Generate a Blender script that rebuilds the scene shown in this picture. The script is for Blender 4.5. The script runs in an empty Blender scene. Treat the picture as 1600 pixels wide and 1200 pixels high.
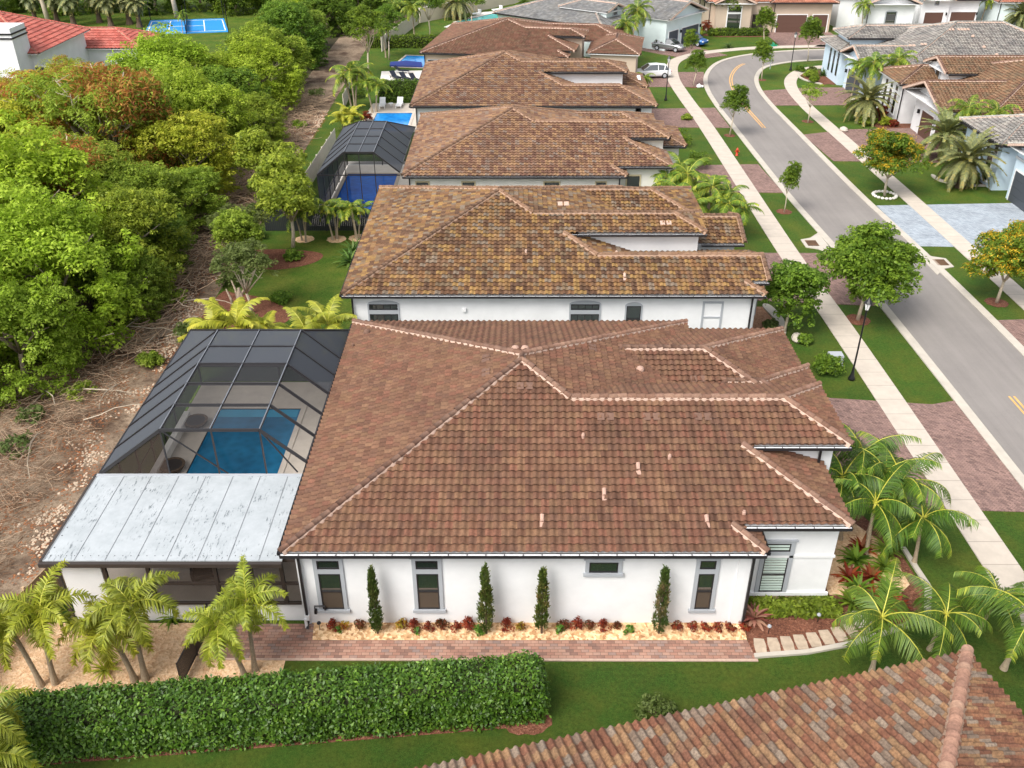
import bpy, math, random
import numpy as np
from mathutils import Vector, Matrix
R = math.radians
SC = bpy.context.scene
COL = SC.collection
# ---------------- camera ----------------
H_CAM, PITCH, F_PX = 27.5, 31.3, 1430.0
cd = bpy.data.cameras.new("camera"); cam = bpy.data.objects.new("camera", cd); COL.objects.link(cam)
cam.location = (0, 0, H_CAM); cam.rotation_euler = (R(90 - PITCH), 0, 0)
cd.sensor_width = 36; cd.lens = 36 * F_PX / 1600; cd.clip_end = 3000; cd.clip_start = .5
SC.camera = cam
SC.render.resolution_x = 1024; SC.render.resolution_y = 768
# ---------------- light ----------------
SUN_EL, SUN_AZ = 50, 222      # azimuth measured clockwise from +Y : light comes from the left
W = bpy.data.worlds.new("World"); SC.world = W; W.use_nodes = True
nt = W.node_tree; nt.nodes.clear()
sk = nt.nodes.new("ShaderNodeTexSky"); sk.sky_type = 'NISHITA'; sk.sun_disc = False
sk.sun_elevation = R(SUN_EL); sk.sun_rotation = R(SUN_AZ); sk.dust_density = 4; sk.air_density = 1.0; sk.ozone_density = 1
hs = nt.nodes.new("ShaderNodeHueSaturation"); hs.inputs['Saturation'].default_value = .32
bg = nt.nodes.new("ShaderNodeBackground"); bg.inputs[1].default_value = .15
wo = nt.nodes.new("ShaderNodeOutputWorld")
nt.links.new(sk.outputs[0], hs.inputs['Color']); nt.links.new(hs.outputs[0], bg.inputs[0]); nt.links.new(bg.outputs[0], wo.inputs[0])
sl = bpy.data.lights.new("sun", 'SUN'); sl.energy = 1.4; sl.angle = R(28); sl.color = (1, .96, .89)
sun = bpy.data.objects.new("sun", sl); COL.objects.link(sun)
el, az = R(SUN_EL), R(SUN_AZ)
sdir = Vector((math.sin(az) * math.cos(el), math.cos(az) * math.cos(el), math.sin(el)))
sun.rotation_euler = sdir.to_track_quat('Z', 'Y').to_euler(); sun.location = sdir * 80
SC.view_settings.view_transform = 'Standard'; SC.view_settings.look = 'None'
SC.view_settings.gamma = 1; SC.view_settings.exposure = 0.88
SC.render.engine = 'CYCLES'
SC.cycles.max_bounces = 6; SC.cycles.diffuse_bounces = 3; SC.cycles.glossy_bounces = 3
SC.cycles.transparent_max_bounces = 12; SC.cycles.transmission_bounces = 3
SC.cycles.use_adaptive_sampling = True
# ---------------- pixel helpers (place things on the real ground seen by the lens) ----------------
_t = R(PITCH)
def ray(px, py):
    a = (px - 800) / F_PX; b = (py - 600) / F_PX
    return (a, math.cos(_t) - b * math.sin(_t), -math.sin(_t) - b * math.cos(_t))
def G(px, py, z=0.0):
    d = ray(px, py); k = (z - H_CAM) / d[2]
    return (d[0] * k, d[1] * k)
# ---------------- scene helpers ----------------
def tag(o, label=None, cat=None, group=None, kind=None):
    if label: o['label'] = label
    if cat: o['category'] = cat
    if group: o['group'] = group
    if kind: o['kind'] = kind
    return o
def empty(name, loc=(0, 0, 0), rz=0, label=None, cat=None, group=None):
    o = bpy.data.objects.new(name, None); COL.objects.link(o); o.empty_display_size = .3
    o.location = loc; o.rotation_euler = (0, 0, rz)
    return tag(o, label, cat, group)
def np_obj(name, V, Q, mat, parent=None, rnd=None, smooth=False, loc=None, rz=None):
    V = np.asarray(V, dtype=np.float32).reshape(-1, 3)
    me = bpy.data.meshes.new(name)
    Q = np.asarray(Q, dtype=np.int32)
    n, k = Q.shape
    me.vertices.add(len(V)); me.vertices.foreach_set('co', V.ravel())
    me.loops.add(n * k); me.loops.foreach_set('vertex_index', Q.ravel())
    me.polygons.add(n); me.polygons.foreach_set('loop_start', np.arange(0, n * k, k, dtype=np.int32))
    me.polygons.foreach_set('loop_total', np.full(n, k, dtype=np.int32))
    if smooth: me.polygons.foreach_set('use_smooth', np.ones(n, dtype=bool))
    me.update(calc_edges=True)
    if rnd is not None:
        a = me.attributes.new('rnd', 'FLOAT_COLOR', 'FACE')
        c = np.ones((n, 4), dtype=np.float32); c[:, :3] = rnd; a.data.foreach_set('color', c.ravel())
    me.materials.append(mat)
    return link(name, me, parent, loc, rz)
def link(name, me, parent=None, loc=None, rz=None):
    o = bpy.data.objects.new(name, me); COL.objects.link(o)
    if parent: o.parent = parent
    if loc is not None: o.location = loc
    if rz is not None: o.rotation_euler = (0, 0, rz)
    return o
def copy_tree(o, parent=None):
    c = o.copy(); COL.objects.link(c); c.parent = parent
    for ch in list(o.children): copy_tree(ch, c)
    return c
class MB:
    def __init__(s): s.v = []; s.f = []; s.mi = []; s.m = 0
    def add(s, vs, fs):
        b = len(s.v); s.v += [tuple(x) for x in vs]
        for f in fs: s.f.append(tuple(i + b for i in f)); s.mi.append(s.m)
        return s
    def box(s, x0, x1, y0, y1, z0, z1):
        return s.add([(x0,y0,z0),(x1,y0,z0),(x1,y1,z0),(x0,y1,z0),(x0,y0,z1),(x1,y0,z1),(x1,y1,z1),(x0,y1,z1)],
              [(0,3,2,1),(4,5,6,7),(0,1,5,4),(1,2,6,5),(2,3,7,6),(3,0,4,7)])
    def prism(s, poly, z0, z1):
        n = len(poly); a = sum(poly[i][0]*poly[(i+1)%n][1]-poly[(i+1)%n][0]*poly[i][1] for i in range(n))
        if a < 0: poly = poly[::-1]
        return s.add([(x,y,z0) for x,y in poly]+[(x,y,z1) for x,y in poly],
              [tuple(range(n-1,-1,-1)), tuple(range(n,2*n))]+[(i,(i+1)%n,n+(i+1)%n,n+i) for i in range(n)])
    def tube(s, pts, rs, n=8, cap=True):
        pts = [Vector(p) for p in pts]
        if not hasattr(rs, '__len__'): rs = [rs]*len(pts)
        b = len(s.v); V = []; F = []; prev = None
        for i, p in enumerate(pts):
            t = (pts[min(i+1,len(pts)-1)] - pts[max(i-1,0)])
            if t.length < 1e-6: t = Vector((0,0,1))
            t.normalize()
            if prev is None: a = t.orthogonal().normalized()
            else:
                a = prev - t*prev.dot(t)
                a = a.normalized() if a.length > 1e-5 else t.orthogonal().normalized()
            prev = a; c = t.cross(a)
            for k in range(n):
                th = 2*math.pi*k/n; V.append(p + (a*math.cos(th)+c*math.sin(th))*rs[i])
        for i in range(len(pts)-1):
            for k in range(n):
                F.append((i*n+k, i*n+(k+1)%n, (i+1)*n+(k+1)%n, (i+1)*n+k))
        if cap: F.append(tuple(range(n-1,-1,-1))); F.append(tuple(range((len(pts)-1)*n, len(pts)*n)))
        return s.add(V, F)
    def beam(s, A, B, w, h):
        A = Vector(A); B = Vector(B); d = (B-A).normalized(); u = Vector((0,0,1))
        if abs(d.z) > .99: u = Vector((0,1,0))
        r = d.cross(u).normalized()*w/2; q = r.cross(d).normalized()*h/2
        V = [A-r-q, A+r-q, A+r+q, A-r+q, B-r-q, B+r-q, B+r+q, B-r+q]
        return s.add(V, [(0,3,2,1),(4,5,6,7),(0,1,5,4),(1,2,6,5),(2,3,7,6),(3,0,4,7)])
    def lathe(s, prof, c=(0,0,0), n=16):
        V = []; F = []
        for r, z in prof:
            for k in range(n):
                t = 2*math.pi*k/n; V.append((c[0]+r*math.cos(t), c[1]+r*math.sin(t), c[2]+z))
        for i in range(len(prof)-1):
            for k in range(n): F.append((i*n+k, i*n+(k+1)%n, (i+1)*n+(k+1)%n, (i+1)*n+k))
        F.append(tuple(range(n-1,-1,-1))); F.append(tuple(range((len(prof)-1)*n, len(prof)*n)))
        return s.add(V, F)
    def obj(s, name, mats, parent=None, loc=None, rz=None, smooth=False):
        me = bpy.data.meshes.new(name); me.from_pydata(s.v, [], s.f)
        if not isinstance(mats, (list, tuple)): mats = [mats]
        for m in mats: me.materials.append(m)
        if len(mats) > 1: me.polygons.foreach_set('material_index', s.mi)
        if smooth: me.polygons.foreach_set('use_smooth', [True]*len(s.f))
        me.update()
        return link(name, me, parent, loc, rz)
# ---------------- materials ----------------
def srgb(r, g, b):
    f = lambda c: (c/255/12.92) if c/255 <= .04045 else ((c/255+.055)/1.055)**2.4
    return (f(r), f(g), f(b), 1)
def nm(name):
    m = bpy.data.materials.new(name); m.use_nodes = True
    t = m.node_tree; p = t.nodes['Principled BSDF']
    return m, t, p
def N(t, ty, **kw):
    n = t.nodes.new(ty)
    for k, v in kw.items():
        if k.startswith('i_'): n.inputs[k[2:].replace('_', ' ')].default_value = v
        else: setattr(n, k, v)
    return n
def ramp(t, src, stops, interp='LINEAR'):
    n = t.nodes.new('ShaderNodeValToRGB'); n.color_ramp.interpolation = interp
    e = n.color_ramp.elements
    while len(e) < len(stops): e.new(.5)
    for i, (p, c) in enumerate(stops):
        e[i].position = p; e[i].color = c if len(c) == 4 else (*c, 1)
    t.links.new(src, n.inputs[0]); return n
def mixc(t, fac, a, b, mode='MIX'):
    n = t.nodes.new('ShaderNodeMix'); n.data_type = 'RGBA'; n.blend_type = mode
    for k, v in ((0, fac), (6, a), (7, b)):
        if isinstance(v, bpy.types.NodeSocket): t.links.new(v, n.inputs[k])
        else: n.inputs[k].default_value = v
    return n.outputs[2]
def noise(t, scale, detail=4, rough=.6, vec=None, out=0):
    n = N(t, 'ShaderNodeTexNoise'); n.inputs['Scale'].default_value = scale
    n.inputs['Detail'].default_value = detail; n.inputs['Roughness'].default_value = rough
    if vec is None:
        g = N(t, 'ShaderNodeNewGeometry'); vec = g.outputs['Position']
    t.links.new(vec, n.inputs['Vector'])
    return n.outputs[out]
def bump(t, p, h, s=.3, d=.05):
    b = N(t, 'ShaderNodeBump'); b.inputs['Strength'].default_value = s; b.inputs['Distance'].default_value = d
    t.links.new(h, b.inputs['Height']); t.links.new(b.outputs[0], p.inputs['Normal'])
def scalev(t, sx, sy, sz, rot=0):
    g = N(t, 'ShaderNodeNewGeometry'); m = N(t, 'ShaderNodeMapping')
    m.inputs['Scale'].default_value = (sx, sy, sz); m.inputs['Rotation'].default_value = (0, 0, rot)
    t.links.new(g.outputs['Position'], m.inputs['Vector']); return m.outputs[0]
def plain(name, c, rough=.6, metal=0, var=.0, vs=3, spec=.4):
    m, t, p = nm(name)
    if var:
        a = ramp(t, noise(t, vs, 5), [(.3, [x*(1-var) for x in c[:3]]), (.7, [min(1, x*(1+var)) for x in c[:3]])])
        t.links.new(a.outputs[0], p.inputs['Base Color'])
    else: p.inputs['Base Color'].default_value = c
    p.inputs['Roughness'].default_value = rough; p.inputs['Metallic'].default_value = metal
    p.inputs['Specular IOR Level'].default_value = spec
    return m
def rndattr(t):
    a = N(t, 'ShaderNodeAttribute', attribute_name='rnd'); s = N(t, 'ShaderNodeSeparateColor')
    t.links.new(a.outputs['Color'], s.inputs[0]); return s.outputs
def tile_mat(name, cols, streak=.5, lv=(.87, 1.12)):
    m, t, p = nm(name); r = rndattr(t)
    st = [(i/len(cols), c) for i, c in enumerate(cols)]
    base = ramp(t, r[0], st, 'CONSTANT').outputs[0]
    # per tile lightness
    l = ramp(t, r[1], [(0, (lv[0],)*3), (1, (lv[1],)*3)]).outputs[0]
    c = mixc(t, 1.0, base, l, 'MULTIPLY')
    n1 = noise(t, 11, 3, .7); k = ramp(t, n1, [(.3, (1-streak*.6,)*3), (.68, (1+streak*.4,)*3)]).outputs[0]
    c = mixc(t, 1.0, c, k, 'MULTIPLY')
    n2 = noise(t, .42, 6, .68); k2 = ramp(t, n2, [(.28, (.76, .77, .80)), (.5, (1, 1, 1)), (.74, (1.12, 1.09, 1.05))]).outputs[0]
    c = mixc(t, 1.0, c, k2, 'MULTIPLY')
    t.links.new(c, p.inputs['Base Color']); p.inputs['Roughness'].default_value = .8
    p.inputs['Specular IOR Level'].default_value = .25
    bump(t, p, noise(t, 40, 3), .25, .01)
    return m
def leaf_mat(name, cols, trans=.5, sheen=.25):
    m, t, p = nm(name); r = rndattr(t)
    base = ramp(t, r[0], [(i/(len(cols)-1), c) for i, c in enumerate(cols)]).outputs[0]
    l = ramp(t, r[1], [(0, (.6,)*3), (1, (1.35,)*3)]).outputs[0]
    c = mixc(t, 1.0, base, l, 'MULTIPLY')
    oi = N(t, 'ShaderNodeObjectInfo'); c = mixc(t, 1.0, c, ramp(t, oi.outputs['Random'], [(0, (.82,.86,.9)), (.35, (1.1,1.0,.9)), (.7, (.92,1.0,1.0)), (1, (1.12,1.08,.9))]).outputs[0], 'MULTIPLY')
    t.links.new(c, p.inputs['Base Color']); p.inputs['Roughness'].default_value = .5
    p.inputs['Specular IOR Level'].default_value = sheen
    tr = N(t, 'ShaderNodeBsdfTranslucent'); t.links.new(c, tr.inputs['Color'])
    mx = N(t, 'ShaderNodeMixShader'); mx.inputs[0].default_value = trans
    t.links.new(p.outputs[0], mx.inputs[1]); t.links.new(tr.outputs[0], mx.inputs[2])
    t.links.new(mx.outputs[0], t.nodes['Material Output'].inputs[0])
    return m
def grass_mat(name, cols, yellow):
    m, t, p = nm(name)
    a = ramp(t, noise(t, 26, 5, .75), [(.28, cols[0]), (.5, cols[1]), (.74, cols[2])]).outputs[0]
    b = ramp(t, noise(t, .45, 5, .7), [(.40, (0, 0, 0)), (.64, (1, 1, 1))]).outputs[0]
    c = mixc(t, b, a, mixc(t, .6, a, yellow))
    b2 = ramp(t, noise(t, 9, 4, .8), [(.52, (0, 0, 0)), (.75, (1, 1, 1))]).outputs[0]; c = mixc(t, b2, c, mixc(t, .55, c, yellow))
    k = ramp(t, noise(t, 6.5, 6, .8), [(.32, (.62,)*3), (.68, (1.36,)*3)]).outputs[0]
    c = mixc(t, 1.0, c, k, 'MULTIPLY')
    k = ramp(t, noise(t, .16, 4, .6), [(.35, (.85,.88,.9)), (.65, (1.15,1.1,1))]).outputs[0]; c = mixc(t, 1.0, c, k, 'MULTIPLY')
    t.links.new(c, p.inputs['Base Color']); p.inputs['Roughness'].default_value = .85
    p.inputs['Specular IOR Level'].default_value = .15
    bump(t, p, noise(t, 34, 5, .85), 1.0, .10)
    return m
def paver_mat(name, cols, sx=.2, sy=.1, rot=0, mortar=None):
    m, t, p = nm(name)
    b = N(t, 'ShaderNodeTexBrick'); b.inputs['Scale'].default_value = 1
    b.inputs['Brick Width'].default_value = sx; b.inputs['Row Height'].default_value = sy
    b.inputs['Mortar Size'].default_value = .006; b.inputs['Color1'].default_value = (0, 0, 0, 1); b.inputs['Color2'].default_value = (1, 1, 1, 1)
    b.inputs['Mortar'].default_value = (.5, .5, .5, 1); b.inputs['Bias'].default_value = 0
    t.links.new(scalev(t, 1, 1, 1, rot), b.inputs['Vector'])
    f = mixc(t, .45, b.outputs['Color'], noise(t, 1.6, 5, .7))
    c = ramp(t, f, [(i/(len(cols)-1)*.6+.2, x) for i, x in enumerate(cols)]).outputs[0]
    mo = mortar or [x*.45 for x in cols[0][:3]] + [1]
    c = mixc(t, b.outputs['Fac'], c, mo)
    k = ramp(t, noise(t, .7, 4, .6), [(.3, (.86,)*3), (.7, (1.1,)*3)]).outputs[0]
    c = mixc(t, 1.0, c, k, 'MULTIPLY')
    t.links.new(c, p.inputs['Base Color']); p.inputs['Roughness'].default_value = .85
    p.inputs['Specular IOR Level'].default_value = .2
    return m
def speck_mat(name, cols, sc, sc2=1.2, bs=.6, rough=.9, vor=True, tint=None):
    m, t, p = nm(name)
    if vor:
        v = N(t, 'ShaderNodeTexVoronoi'); v.inputs['Scale'].default_value = sc
        g = N(t, 'ShaderNodeNewGeometry'); t.links.new(g.outputs['Position'], v.inputs['Vector'])
        s = N(t, 'ShaderNodeSeparateColor'); t.links.new(v.outputs['Color'], s.inputs[0]); f = s.outputs[0]; h = v.outputs['Distance']
    else: f = noise(t, sc, 6, .75); h = f
    c = ramp(t, f, [(i/(len(cols)-1)*(1 if vor else .5)+(0 if vor else .25), x) for i, x in enumerate(cols)]).outputs[0]
    k = ramp(t, noise(t, sc2, 5, .65), [(.3, (.75,)*3), (.7, (1.18,)*3)]).outputs[0]
    c = mixc(t, 1.0, c, k, 'MULTIPLY')
    if tint: c = mixc(t, ramp(t, noise(t, tint[1], 6, .7), [(tint[2], (0,0,0)), (tint[3], (1,1,1))]).outputs[0], c, tint[0])
    t.links.new(c, p.inputs['Base Color']); p.inputs['Roughness'].default_value = rough
    p.inputs['Specular IOR Level'].default_value = .2
    bump(t, p, h, bs, .03)
    return m
M = {}
M['roof_brown'] = tile_mat('roof_brown', [srgb(114,84,66), srgb(106,76,59), srgb(118,89,69), srgb(101,72,57), srgb(111,79,63), srgb(116,87,66), srgb(105,77,62), srgb(111,81,63), srgb(115,79,63), srgb(109,81,63)])
M['roof_multi'] = tile_mat('roof_multi', [srgb(126,96,62), srgb(105,79,58), srgb(119,104,89), srgb(140,110,68), srgb(95,69,51), srgb(119,87,59), srgb(114,95,74), srgb(133,103,71), srgb(92,68,52), srgb(115,88,67)], .45)
M['roof_gold'] = tile_mat('roof_gold', [srgb(135,105,77), srgb(114,85,66), srgb(126,108,95), srgb(145,114,85), srgb(111,81,66), srgb(125,95,75), srgb(121,97,82), srgb(138,108,82), srgb(107,78,64), srgb(124,95,76)], .45)
M['roof_rust'] = tile_mat('roof_rust', [srgb(121,88,70), srgb(115,89,71), srgb(127,95,78), srgb(110,84,67), srgb(118,85,68), srgb(117,93,73), srgb(125,89,73), srgb(113,81,65)], .5)
M['roof_grey'] = tile_mat('roof_grey', [srgb(135,135,133), srgb(124,124,124), srgb(145,144,142), srgb(131,129,126)], .35)
M['roof_pale'] = tile_mat('roof_pale', [srgb(140,136,130), srgb(130,124,119), srgb(151,146,139), srgb(119,116,112)], .35)
M['roof_orange'] = tile_mat('roof_orange', [srgb(126,99,75), srgb(115,90,69), srgb(132,106,83), srgb(121,90,69), srgb(112,94,74)], .45)
M['roof_terra'] = tile_mat('roof_terra', [srgb(172,118,96), srgb(160,106,86), srgb(182,130,108)], .3)
M['roof_red'] = tile_mat('roof_red', [srgb(175,97,85), srgb(166,88,77), srgb(181,106,94)], .3)
M['roof_blend'] = tile_mat('roof_blend', [srgb(123,85,65), srgb(134,102,74), srgb(115,77,59), srgb(130,114,99), srgb(110,74,57), srgb(137,107,79), srgb(121,90,70), srgb(116,99,85), srgb(124,87,65), srgb(115,79,62)], .8)
M['cap'] = tile_mat('cap', [srgb(123,95,81), srgb(117,88,73), srgb(130,102,86)], .35)
M['cap_gold'] = tile_mat('cap_gold', [srgb(127,100,80), srgb(121,93,73), srgb(132,104,84)], .35)
M['cap_grey'] = tile_mat('cap_grey', [srgb(156,153,146), srgb(147,144,137), srgb(165,161,153)], .3)
M['cap_blend'] = tile_mat('cap_blend', [srgb(148,113,95), srgb(140,106,90), srgb(152,121,102)], .5)
M['mortar'] = plain('mortar', srgb(182,156,140), .9, var=.15, vs=9)
M['mortar_dull'] = plain('mortar_dull', srgb(158,130,110), .9, var=.12, vs=9)
M['white_wall'] = plain('white_wall', (.75,.755,.76,1), .9, var=.06, vs=.8, spec=.1)
M['pale_wall'] = plain('pale_wall', (.66,.75,.75,1), .9, var=.04, vs=.8, spec=.1)
M['cream_wall'] = plain('cream_wall', (.76,.74,.67,1), .9, var=.04, vs=.8, spec=.1)
M['beige_wall'] = plain('beige_wall', srgb(190,172,154), .9, var=.05, vs=.8, spec=.1)
M['blue_wall'] = plain('blue_wall', (.56,.68,.78,1), .9, var=.04, vs=.8, spec=.1)
M['stone'] = paver_mat('stone', [srgb(190,160,130), srgb(214,190,160), srgb(170,140,116)], .4, .18)
M['vent_clay'] = plain('vent_clay', srgb(176,144,128), .85, var=.1, vs=9)
M['trim_grey'] = plain('trim_grey', srgb(164,168,173), .8)
M['trim_white'] = plain('trim_white', (.78,.78,.78,1), .7)
M['trim_tan'] = plain('trim_tan', srgb(196,184,150), .8)
M['bronze'] = plain('bronze', (.022,.02,.022,1), .4)
M['bronze_brown'] = plain('bronze_brown', (.045,.035,.03,1), .45)
M['white_metal'] = plain('white_metal', (.75,.76,.78,1), .45)
M['black'] = plain('black', (.012,.012,.014,1), .35)
M['garage_brown'] = plain('garage_brown', srgb(92,66,56), .6)
M['garage_grey'] = plain('garage_grey', srgb(72,76,84), .5)
M['chimney_white'] = plain('chimney_white', (.7,.68,.66,1), .8)
m, t, p = nm('glass'); p.inputs['Base Color'].default_value = (.02,.028,.026,1); p.inputs['Roughness'].default_value = .03; p.inputs['Specular IOR Level'].default_value = .9; p.inputs['IOR'].default_value = 1.9; M['glass'] = m
m, t, p = nm('glass_screened'); p.inputs['Base Color'].default_value = (.075,.06,.045,1); p.inputs['Roughness'].default_value = .25; p.inputs['Specular IOR Level'].default_value = .6; M['glass_brown'] = m
M['blind'] = plain('blind', (.5,.6,.54,1), .6)
# ground materials
M['lawn'] = grass_mat('lawn', [(.028,.076,.010), (.054,.120,.015), (.115,.195,.034)], (.13,.14,.022,1))
M['lawn_dry'] = grass_mat('lawn_dry', [(.026,.07,.006), (.055,.118,.012), (.10,.17,.022)], (.16,.165,.03,1))
M['dirt'] = speck_mat('dirt', [srgb(76,62,50), srgb(110,90,72), srgb(150,132,112), srgb(94,76,60), srgb(174,160,142)], 3.2, .35, .9, vor=False, tint=((.075,.045,.03,1), .30, .45, .62))
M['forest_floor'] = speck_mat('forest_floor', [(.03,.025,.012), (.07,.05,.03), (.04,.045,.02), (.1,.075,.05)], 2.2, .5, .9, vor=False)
M['gravel'] = speck_mat('gravel', [srgb(196,154,112), srgb(226,190,148), srgb(238,208,168), srgb(206,166,120), srgb(172,128,90)], 9, .8, .9)
M['gravel_fine'] = speck_mat('gravel_fine', [srgb(196,156,118), srgb(216,180,142), srgb(228,196,160), srgb(202,162,124)], 11, .8, .8)
M['mulch'] = speck_mat('mulch', [srgb(84,52,40), srgb(122,80,62), srgb(100,62,48), srgb(142,98,78)], 16, 1.0, .9)
M['mulch_tan'] = speck_mat('mulch_tan', [srgb(150,110,84), srgb(176,136,108), srgb(132,92,70)], 14, 1.0, .9)
M['sidewalk'] = None
def concrete(name, base, joint=0, axis='y', spacing=1.5):
    m, t, p = nm(name)
    c = ramp(t, noise(t, 1.1, 6, .7), [(.28, [x*.86 for x in base[:3]]), (.72, [min(1,x*1.08) for x in base[:3]])]).outputs[0]
    if joint:
        a = N(t, 'ShaderNodeNewGeometry'); s = N(t, 'ShaderNodeSeparateXYZ'); t.links.new(a.outputs['Position'], s.inputs[0])
        mm = N(t, 'ShaderNodeMath', operation='PINGPONG'); mm.inputs[1].default_value = spacing/2; t.links.new(s.outputs[1 if axis == 'y' else 0], mm.inputs[0])
        lt = N(t, 'ShaderNodeMath', operation='LESS_THAN'); lt.inputs[1].default_value = .022; t.links.new(mm.outputs[0], lt.inputs[0])
        c = mixc(t, lt.outputs[0], c, [x*.62 for x in base[:3]]+[1])
    t.links.new(c, p.inputs['Base Color']); p.inputs['Roughness'].default_value = .9; p.inputs['Specular IOR Level'].default_value = .2
    bump(t, p, noise(t, 30, 3), .2, .01)
    return m
M['sidewalk'] = concrete('sidewalk', srgb(192,181,168), 1)
M['kerb'] = concrete('kerb', srgb(186,178,166))
M['deck'] = concrete('deck', srgb(190,180,168))
M['deck_white'] = concrete('deck_white', srgb(222,216,208))
m, t, p = nm('asphalt')
c = ramp(t, noise(t, .22, 5, .6), [(.3, srgb(128,122,118)), (.7, srgb(138,132,127))]).outputs[0]
k = ramp(t, noise(t, 45, 3, .8), [(.3, (.9,)*3), (.7, (1.08,)*3)]).outputs[0]
c = mixc(t, 1.0, c, k, 'MULTIPLY')
k = ramp(t, noise(t, 1, 5, .7, scalev(t, 1.3, .05, 1)), [(.3, (.88,)*3), (.7, (1.07,)*3)]).outputs[0]
c = mixc(t, 1.0, c, k, 'MULTIPLY')
k = ramp(t, noise(t, .55, 8, .75), [(.495, (1,)*3), (.5, (.86,)*3), (.505, (1,)*3)]).outputs[0]
c = mixc(t, 1.0, c, k, 'MULTIPLY')
t.links.new(c, p.inputs['Base Color']); p.inputs['Roughness'].default_value = .85; M['asphalt'] = m
M['paint'] = plain('paint', srgb(214,164,96), .8, var=.2, vs=2)
M['paver_red'] = paver_mat('paver_red', [srgb(108,88,82), srgb(136,110,103), srgb(150,122,112), srgb(122,100,95)], .24, .12, R(45))
M['paver_walk'] = paver_mat('paver_walk', [srgb(124,98,88), srgb(158,118,102), srgb(172,136,118), srgb(134,116,110)], .3, .15)
M['paver_blue'] = paver_mat('paver_blue', [srgb(140,148,156), srgb(168,176,184), srgb(152,160,168)], .3, .15, R(45))
M['bark'] = plain('bark', srgb(150,134,116), .9, var=.35, vs=9)
M['bark_dark'] = plain('bark_dark', srgb(92,76,62), .9, var=.35, vs=9)
M['bark_pale'] = plain('bark_pale', srgb(186,172,152), .9, var=.2, vs=9)
M['palm_bark'] = plain('palm_bark', srgb(158,142,120), .85, var=.25, vs=14)
M['stick'] = plain('stick', srgb(176,150,124), .9, var=.3, vs=2)
M['stick_dark'] = plain('stick_dark', srgb(120,90,66), .9, var=.3, vs=2)
# =====================================================================
# GROUND, ROADS, PATHS
# =====================================================================
def sheet(name, pts, z, mat, kind='structure'):
    mb = MB(); mb.add([(x, y, z) for x, y in pts], [tuple(range(len(pts)))])
    a = sum(pts[i][0]*pts[(i+1)%len(pts)][1]-pts[(i+1)%len(pts)][0]*pts[i][1] for i in range(len(pts)))
    if a < 0: mb.f = [f[::-1] for f in mb.f]
    o = mb.obj(name, mat); o['kind'] = kind; return o
def rsheet(name, x0, x1, y0, y1, z, mat): return sheet(name, [(x0,y0),(x1,y0),(x1,y1),(x0,y1)], z, mat)
def slab(name, pts, z0, z1, mat, kind='structure'):
    o = MB().prism(list(pts), z0, z1).obj(name, mat); o['kind'] = kind; return o
def smooth_poly(pts, n=6):
    out = []; P = [Vector((*p, 0)) for p in pts]; m = len(P)
    for i in range(m):
        a, b, c, d = P[(i-1)%m], P[i], P[(i+1)%m], P[(i+2)%m]
        for k in range(n):
            t = k/n; q = .5*((2*b)+(c-a)*t+(2*a-5*b+4*c-d)*t*t+(3*b-a-3*c+d)*t**3); out.append((q.x, q.y))
    return out
def smooth_line(pts, n=8):
    P = [Vector((*p, 0)) for p in pts]; P = [P[0]*2-P[1]] + P + [P[-1]*2-P[-2]]; out = []
    for i in range(1, len(P)-2):
        a, b, c, d = P[i-1], P[i], P[i+1], P[i+2]
        for k in range(n):
            t = k/n; q = .5*((2*b)+(c-a)*t+(2*a-5*b+4*c-d)*t*t+(3*b-a-3*c+d)*t**3); out.append((q.x, q.y))
    out.append((P[-2].x, P[-2].y)); return out
def ribbon(name, line, o0, o1, z0, z1, mat, kind='structure'):
    """strip between offsets o0..o1 (to the right of travel) of a centre line; solid when z1 > z0"""
    L = []; Rr = []
    for i, p in enumerate(line):
        a = Vector(line[max(i-1, 0)]); b = Vector(line[min(i+1, len(line)-1)]); d = (b-a).normalized(); n = Vector((d.y, -d.x))
        w0 = o0(i) if callable(o0) else o0; w1 = o1(i) if callable(o1) else o1
        L.append(Vector(p)+n*w0); Rr.append(Vector(p)+n*w1)
    mb = MB(); V = []; F = []; n = len(L)
    for a, b in zip(L, Rr): V += [(a.x,a.y,z1),(b.x,b.y,z1),(a.x,a.y,z0),(b.x,b.y,z0)]
    for i in range(n-1):
        k = i*4; F += [(k, k+1, k+5, k+4), (k+2, k, k+4, k+6), (k+1, k+3, k+7, k+5)]
    mb.add(V, F); o = mb.obj(name, mat); o['kind'] = kind; return o
rsheet('ground', -900, 900, -60, 1500, 0, M['lawn'])
sheet('dirt_strip', [(-24.5,5),(-20.3,5),(-20.3,60),(-20.9,110),(-21.3,150),(-17,168),(-25,172),(-26.5,150),(-26,60),(-50,38),(-50,5)], .012, M['dirt'])
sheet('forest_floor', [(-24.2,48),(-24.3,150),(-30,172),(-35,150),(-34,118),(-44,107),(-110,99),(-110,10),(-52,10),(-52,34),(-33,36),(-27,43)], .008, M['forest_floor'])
rsheet('villa_lawn', -160, -27, 98, 185, .006, M['lawn_dry'])
rsheet('back_lawn', -20.3, -9.5, 47.2, 68.2, .008, M['lawn_dry'])
CL = smooth_line([(28.6,-20),(28.35,20),(28.2,50),(27.9,64),(27.3,78),(27.0,98),(26.9,108),(27.3,116),(28.6,122.6),(31.2,128.6),(35.2,132.2),(40,134.2),(47,135.4),(60,136),(90,136.5),(200,137)], 8)
ribbon('road', CL, -2.95, 2.95, 0, .02, M['asphalt'])
ribbon('kerb', CL, -3.45, -2.9, 0, .075, M['kerb']); ribbon('kerb', CL, 2.9, 3.45, 0, .075, M['kerb'])
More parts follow.
